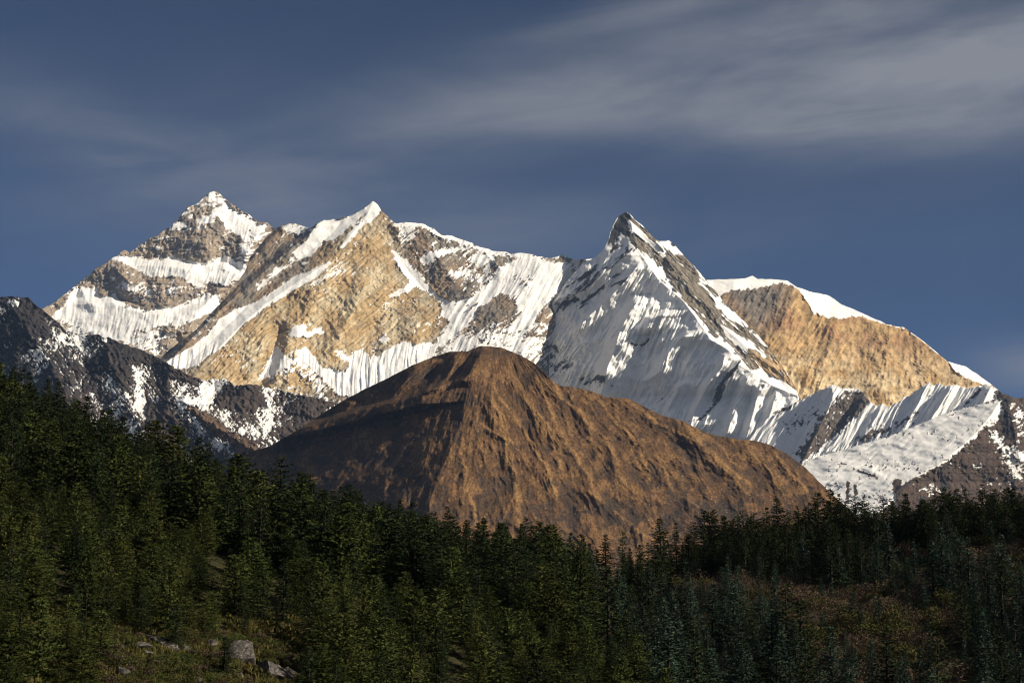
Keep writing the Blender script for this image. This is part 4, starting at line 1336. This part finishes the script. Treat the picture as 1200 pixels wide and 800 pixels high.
# which of them show largest: coverage from the nearest to the farthest on a coarse grid
order = sorted(range(len(cand)), key=lambda i: cand[i][1])
buf = np.zeros((300, 400), bool)            # 3 photo pixels per cell
seen = np.zeros(len(cand))
for i in order:
    x, y, z, H, kind = cand[i]
    px, pb = to_px(x, y, z)
    pt = to_px(x, y, z + H)[1]
    hw = (0.27 if H > 9 else 0.5) * H / y * F_PX
    r0, r1 = int(max(0, pt // 3)), int(min(299, pb // 3))
    for r in range(r0, r1 + 1):
        t = (r * 3 + 1.5 - pt) / max(1, pb - pt)
        w = hw * min(1, 0.15 + t * 1.1)
        c0, c1 = int(max(0, (px - w) // 3)), int(min(399, (px + w) // 3))
        if c1 >= c0 and px + w > 0 and px - w < 1200:
            seg = buf[r, c0:c1 + 1]
            if r < 267:
                seen[i] += (~seg).sum()
            seg[:] = True
CON = ("fir", "tiered", "pine", "blue")
con = [i for i in range(len(cand)) if cand[i][4] in CON]
brd = [i for i in range(len(cand)) if cand[i][4] not in CON]
con.sort(key=lambda i: -seen[i])
brd.sort(key=lambda i: -seen[i])
solo = set(con[:290]) | set(i for i in brd[:150] if seen[i] > 3)


def proto_for(kind, k):
    pool = [p for p in KINDS + BROAD if p[0] == kind]
    return pool[k % len(pool)]


NUM = ["", "first", "second", "third", "fourth", "fifth", "sixth", "seventh", "eighth", "ninth", "tenth", "eleventh", "twelfth", "thirteenth", "fourteenth", "fifteenth",
       "sixteenth", "seventeenth", "eighteenth", "nineteenth"]
TENS = {2: ("twentieth", "twenty"), 3: ("thirtieth", "thirty"), 4: ("fortieth", "forty"), 5: ("fiftieth", "fifty"), 6: ("sixtieth", "sixty"), 7: ("seventieth", "seventy"), 8: ("eightieth", "eighty"), 9: ("ninetieth", "ninety")}


def nth(n):
    if n < 20:
        return NUM[n]
    if n < 100:
        return TENS[n // 10][0] if n % 10 == 0 else TENS[n // 10][1] + "-" + NUM[n % 10]
    return "hundred and " + nth(n - 100) if n % 100 else "hundredth"


LOOK = {"fir": "dense dark conifer", "tiered": "open layered conifer", "pine": "bushy olive green pine", "blue": "bluish green fir",
        "rust": "rust leaved autumn tree", "bare": "nearly bare brown tree", "olive": "olive leaved round tree"}
NAME = {"fir": "fir_tree", "tiered": "pine_tree", "pine": "young_pine_tree", "blue": "blue_fir_tree", "rust": "autumn_tree", "bare": "bare_tree", "olive": "leafy_tree"}
CAT = {"fir": "conifer", "tiered": "conifer", "pine": "pine", "blue": "fir", "rust": "tree", "bare": "tree", "olive": "tree"}
ZONES = {}


def zone(x, y, px, py, kind):
    lf = x < 13 + (620 - min(y, 640)) * 0.0875 + 4
    ridge = y - np.interp(px, *zip(*(L_RIDGE if lf else R_RIDGE)))
    if ridge > -22:
        if lf:
            return ("skyline before the dark ridge" if px < 300 else "skyline before the hill shade"), "skyline"
        return ("skyline before the sunny hill" if px < 960 else "skyline before the snowfield"), "skyline"
    if lf:
        if py > 740 and px < 370:
            return "clearing", "clearing"
        return ("lower slope next to the rocky clearing" if y < 430 else "upper wooded slope"), "slope"
    return "hazy far slope across the gully", "far"


count = {}
solo_sorted = sorted(solo, key=lambda i: to_px(*cand[i][:3])[0])
forest_pts = []


def place(root_name, parts, x, y, z, H, H0, rz, tilt=(0, 0), names=("crown", "trunk")):
    r = bpy.data.objects.new(root_name, None)
    r.empty_display_size = 0.5
    COL.objects.link(r)
    r.location = (x, y, z)
    s = H / H0
    r.scale = (s * tilt[0], s * tilt[0], s) if tilt[0] else (s, s, s)
    r.rotation_euler = (0, 0, rz)
    for me_, nm in zip(parts, names):
        c = bpy.data.objects.new(nm, me_)
        COL.objects.link(c)
        c.parent = r
    return r


for i in solo_sorted:
    x, y, z, H, kind = cand[i]
    px, py = to_px(x, y, z)
    pk, H0, cm, tm, _ = proto_for(kind, int(rnd.integers(0, 99)))
    o = place(NAME[kind], (cm, tm), x, y, z, H, H0, rnd.uniform(0, 6.28), (rnd.uniform(0.78, 1.4), 0))
    zn, zk = zone(x, y, px, py, kind)
    key = (kind, zn)
    count[key] = count.get(key, 0) + 1
    if zk in ("skyline", "clearing"):
        o["label"] = f"{LOOK[kind]} on the {zn}, {nth(count[key])} from left"
    else:
        o["label"] = f"{LOOK[kind]} in the wood on the {zn}"
    o["category"] = CAT[kind]
    o["group"] = f"{CAT[kind]}s of the {zn}, {LOOK[kind]}"

# the rest of the wood, one mass
rest = [i for i in range(len(cand)) if i not in solo]
protos = bpy.data.collections.new("forest_kinds")


def merged_tree(name, cm, tm):
    import bmesh
    bm = bmesh.new()
    bm.from_mesh(cm)
    nf = len(bm.faces)
    bm.from_mesh(tm)
    bm.faces.ensure_lookup_table()
    for f in bm.faces[nf:]:
        f.material_index = 1
    me = bpy.data.meshes.new(name)
    bm.to_mesh(me)
    bm.free()
    me.materials.append(cm.materials[0])
    me.materials.append(tm.materials[0])
    return me


ALLK = KINDS + BROAD
for k, p in enumerate(ALLK):
    o = bpy.data.objects.new(f"k{k:02d}_tree", merged_tree("forest_tree", p[2], p[3]))
    protos.objects.link(o)


def scatter(name, pts, idx, rot, scl, coll, kind="stuff"):
    me = bpy.data.meshes.new(name)
    me.from_pydata([tuple(p) for p in pts], [], [])
    for nm, tp, data, key in (("pick", "INT", idx, "value"), ("turn", "FLOAT_VECTOR", rot, "vector"), ("size", "FLOAT_VECTOR", scl, "vector")):
        a = me.attributes.new(nm, tp, "POINT")
        a.data.foreach_set(key, np.asarray(data, np.int32 if tp == "INT" else np.float32).ravel())
    o = bpy.data.objects.new(name, me)
    COL.objects.link(o)
    ng = bpy.data.node_groups.new(name + "_scatter", "GeometryNodeTree")
    ng.interface.new_socket("Geometry", in_out="INPUT", socket_type="NodeSocketGeometry")
    ng.interface.new_socket("Geometry", in_out="OUTPUT", socket_type="NodeSocketGeometry")
    N, L = ng.nodes, ng.links
    gi, go_ = N.new("NodeGroupInput"), N.new("NodeGroupOutput")
    ci = N.new("GeometryNodeCollectionInfo")
    ci.inputs["Collection"].default_value = coll
    ci.inputs["Separate Children"].default_value = True
    ci.inputs["Reset Children"].default_value = True
    ip = N.new("GeometryNodeInstanceOnPoints")
    ip.inputs["Pick Instance"].default_value = True

    def attr(nm, tp):
        n = N.new("GeometryNodeInputNamedAttribute")
        n.data_type = tp
        n.inputs["Name"].default_value = nm
        return n.outputs["Attribute"]
    L.new(gi.outputs[0], ip.inputs["Points"])
    L.new(ci.outputs[0], ip.inputs["Instance"])
    L.new(attr("pick", "INT"), ip.inputs["Instance Index"])
    L.new(attr("turn", "FLOAT_VECTOR"), ip.inputs["Rotation"])
    L.new(attr("size", "FLOAT_VECTOR"), ip.inputs["Scale"])
    L.new(ip.outputs[0], go_.inputs[0])
    md = o.modifiers.new("scatter", "NODES")
    md.node_group = ng
    o["kind"] = kind
    return o


pts, idx, rt, sc_ = [], [], [], []
for i in rest:
    x, y, z, H, kind = cand[i]
    pool = [k for k, p in enumerate(ALLK) if p[0] == kind]
    k = pool[int(rnd.integers(0, len(pool)))]
    s = H / ALLK[k][1]
    w = s * rnd.uniform(0.78, 1.4)
    pts.append((x, y, z))
    idx.append(k)
    rt.append((0, 0, rnd.uniform(0, 6.28)))
    sc_.append((w, w, s))
fo = scatter("forest", pts, idx, rt, sc_, protos)
fo["label"] = "closed conifer wood covering both slopes below the mountains"
fo["category"] = "forest"

# ------------------------------------------------------------------ the rocky clearing: boulders, bushes, grass
def rock_mat(nt, b):
    N, L = nt.nodes, nt.links
    tc = N.new("ShaderNodeTexCoord")
    n = N.new("ShaderNodeTexNoise")
    n.inputs["Scale"].default_value = 1.6
    n.inputs["Detail"].default_value = 9
    n.inputs["Roughness"].default_value = 0.7
    L.new(tc.outputs["Object"], n.inputs["Vector"])
    r = N.new("ShaderNodeValToRGB")
    e = r.color_ramp.elements
    e[0].position, e[0].color = 0.36, (0.022, 0.020, 0.019, 1)
    e[1].position, e[1].color = 0.66, (0.22, 0.20, 0.18, 1)
    m = e.new(0.52)
    m.color = (0.075, 0.068, 0.062, 1)
    L.new(n.outputs["Fac"], r.inputs["Fac"])
    L.new(r.outputs[0], b.inputs["Base Color"])
    bp = N.new("ShaderNodeBump")
    bp.inputs["Strength"].default_value = 0.8
    bp.inputs["Distance"].default_value = 0.3
    L.new(n.outputs["Fac"], bp.inputs["Height"])
    L.new(bp.outputs[0], b.inputs["Normal"])


M_BOULDER = mat("lichen_grey_rock", rock_mat)


def boulder(seed, sx, sy, sz):
    import bmesh
    bm = bmesh.new()
    bmesh.ops.create_icosphere(bm, subdivisions=4, radius=1.0)
    co = np.array([v.co[:] for v in bm.verts])
    rg = np.random.default_rng(seed)
    # chop with a few planes so the block has faces and edges
    for _ in range(12):
        nrm = rg.normal(0, 1, 3)
        nrm /= np.linalg.norm(nrm)
        d = rg.uniform(0.42, 0.80)
        k = np.maximum(0, co @ nrm - d)
        co = co - k[:, None] * nrm[None]
    co = co * (1 + 0.10 * fbm(co[:, 0] * 2.2 + seed, co[:, 1] * 2.2 + co[:, 2] * 1.7, 4, seed))[:, None]
    co = co * np.array([sx, sy, sz]) * 1.25
    for v, c in zip(bm.verts, co):
        v.co = c
    me = bpy.data.meshes.new("boulder")
    bm.to_mesh(me)
    bm.free()
    me.polygons.foreach_set("use_smooth", np.ones(len(me.polygons), bool))
    me.materials.append(M_BOULDER)
    return me


#          px   py  width height(px) tilt label
BOULDERS = [(286, 768, 34, 22, -0.55, "large tilted grey slab in the clearing, the one highest up of the big pair"),
            (318, 786, 38, 17, -0.25, "long pale boulder just below the large tilted slab"),
            (340, 789, 14, 11, 0.1, "blocky boulder at the lower end of the long pale boulder"),
            (188, 752, 32, 8, -0.35, "flat slanting grey slab lying in grass in the middle of the clearing"),
            (166, 757, 16, 9, 0.1, "rounded pale boulder beside the flat slanting slab"),
            (196, 759, 18, 9, 0.0, "broken boulder under the lower end of the flat slanting slab"),
            (199, 714, 17, 22, 0.2, "dark upright crag among the pines above the clearing"),
            (144, 788, 14, 13, 0.2, "upright grey boulder near the bottom of the clearing"),
            (146, 760, 11, 6, 0.0, "small low boulder between the white stone and the flat slab"),
            (172, 764, 11, 5, 0.0, "small boulder just below the rounded pale boulder"),
            (131, 748, 4, 6, 0.0, "small white stone standing upright beside a dark pine"),
            (1, 742, 9, 13, 0.0, "grey boulder cut by the left edge of the photo"),
            (216, 762, 14, 6, -0.3, "low flat rock between the broken boulder and the small fir"),
            (248, 755, 9, 11, 0.1, "small upright rock beside the small fir"),
            (233, 798, 14, 7, 0.0, "pale rock at the bottom edge below the small fir"),
            (281, 793, 8, 6, 0.0, "small pale rock at the foot of the long boulder"),
            (127, 788, 9, 6, -0.3, "small slanting rock beside the upright grey boulder"),
            (262, 762, 10, 6, 0.0, "small rock touching the upper end of the large tilted slab")]
M_WHITE = mat("white_stone", lambda nt, b: b.inputs["Base Color"].__setattr__("default_value", (0.7, 0.68, 0.64, 1)))
for k, (px, py, w, h, tl, lab) in enumerate(BOULDERS):
    x, y, z = hit(px, py + h * 0.45)
    mpp = y / F_PX * 1.15
    me = boulder(500 + k, w * mpp * 0.5, max(w, h) * mpp * 0.42, h * mpp * 0.62)
    if lab.startswith("small white stone"):
        me.materials[0] = M_WHITE
    o = bpy.data.objects.new("boulder", me)
    COL.objects.link(o)
    o.location = (x, y, z + h * mpp * 0.26)
    o.rotation_euler = (0.1, -tl * -1.0, 0.15 * k)
    o.rotation_euler = (0.1, tl * -1.0 if tl > 0 else -tl, 0.0)
    o["label"] = lab
    o["category"] = "rock"

bush_spots = []
for _ in range(900):
    px, py = rnd.uniform(90, 372), rnd.uniform(735, 815)
    if poly(np.array([px]), np.array([py]), CLEAR, 3)[0] < 0:
        continue
    if any(abs(px - b[0]) < b[2] * 0.6 + 3 and -2 < py - b[1] < b[3] + 8 for b in BOULDERS):
        continue
    bush_spots.append((px, py))
WHERE = [("beside the flat slanting slab", 130, 225), ("around the large tilted slab", 225, 300), ("below the long pale boulder", 300, 380), ("under the young pines at the clearing's far end", -20, 130)]
for (px, py) in bush_spots[:270]:
    x, y, z = hit(px, py)
    p = BUSH[int(rnd.integers(0, 4))]
    o = place({"olive": "olive_bush", "rust": "rusty_bush", "green": "green_bush"}[p[0]], (p[2], p[3]), x, y, z, rnd.uniform(1.0, 2.6), p[1], rnd.uniform(0, 6.28), (rnd.uniform(0.9, 1.4), 0), ("foliage", "stem"))
    wh = next((w for w, a, b in WHERE if a <= px < b), WHERE[0][0])
    o["label"] = {"olive": "low olive bush", "rust": "low rust brown bush", "green": "low dark green bush"}[p[0]] + " growing " + wh
    o["category"] = "bush"
    o["group"] = f"{p[0]} bushes {wh}"


def tuft(seed):
    rg = np.random.default_rng(seed)
    T = []
    for _ in range(46):
        a, r = rg.uniform(0, 6.28), rg.uniform(0, 0.45)
        q = np.array([math.cos(a) * r, math.sin(a) * r, -0.05])
        h = rg.uniform(0.25, 0.75)
        d = np.array([rg.normal(0, 0.18), rg.normal(0, 0.18), h])
        w = np.array([math.cos(a + 1.3), math.sin(a + 1.3), 0]) * rg.uniform(0.03, 0.07)
        T.append((q - w * 2.4, q + w * 2.4, q + d))
    return np.array(T)


gk = bpy.data.collections.new("grass_kinds")
for s in range(3):
    gk.objects.link(bpy.data.objects.new(f"g{s}_tuft", tri_mesh("grass_tuft", tuft(600 + s), M_GRASS if s < 2 else M_OLIVE)))
pts, idx, rt, sc_ = [], [], [], []
xs, ys = rnd.uniform(-125, 20, 26000), rnd.uniform(205, 480, 26000)
zs_ = ground_z(xs, ys)
gpx, gpy = to_px(xs, ys, zs_)
ok = (poly(gpx, gpy, [(-20, 708), (200, 728), (390, 722), (420, 830), (-20, 830)], 8) > -0.9) & (gpy < 830)
for x, y, z in zip(xs[ok], ys[ok], zs_[ok]):
    pts.append((x, y, z))
    idx.append(int(rnd.integers(0, 3)))
    rt.append((0, 0, rnd.uniform(0, 6.28)))
    s = rnd.uniform(0.8, 2.4)
    sc_.append((s * 1.3, s * 1.3, s))
gr = scatter("grass", pts, idx, rt, sc_, gk)
gr["label"] = "olive and straw coloured grass of the rocky clearing"
gr["category"] = "grass"
print("trees", len(cand), "solo", len(solo), "rest", len(rest), "bushes", len(bush_spots), "grass", len(pts))

# ------------------------------------------------------------------ the air between here and the peaks
def haze_box():
    vm = bpy.data.materials.new("pale_air")
    vm.use_nodes = True
    nt = vm.node_tree
    nt.nodes.clear()
    out = nt.nodes.new("ShaderNodeOutputMaterial")
    v = nt.nodes.new("ShaderNodeVolumePrincipled")
    v.inputs["Color"].default_value = (0.36, 0.58, 1.0, 1)
    v.inputs["Density"].default_value = HAZE
    v.inputs["Anisotropy"].default_value = 0.0
    nt.links.new(v.outputs[0], out.inputs["Volume"])
    x0, x1, y0, y1, z0, z1 = -9000, 9500, -400, 34000, -420, 7600
    vs = [(x, y, z) for x in (x0, x1) for y in (y0, y1) for z in (z0, z1)]
    q = [(0, 1, 3, 2), (4, 6, 7, 5), (0, 4, 5, 1), (2, 3, 7, 6), (0, 2, 6, 4), (1, 5, 7, 3)]
    me = new_mesh("haze", vs, q, None, False)
    me.materials.append(vm)
    o = bpy.data.objects.new("haze", me)
    COL.objects.link(o)
    o["kind"] = "stuff"
    o["label"] = "thin blue air between the forest and the peaks"
    o["category"] = "haze"


HAZE = 5.0e-6
haze_box()
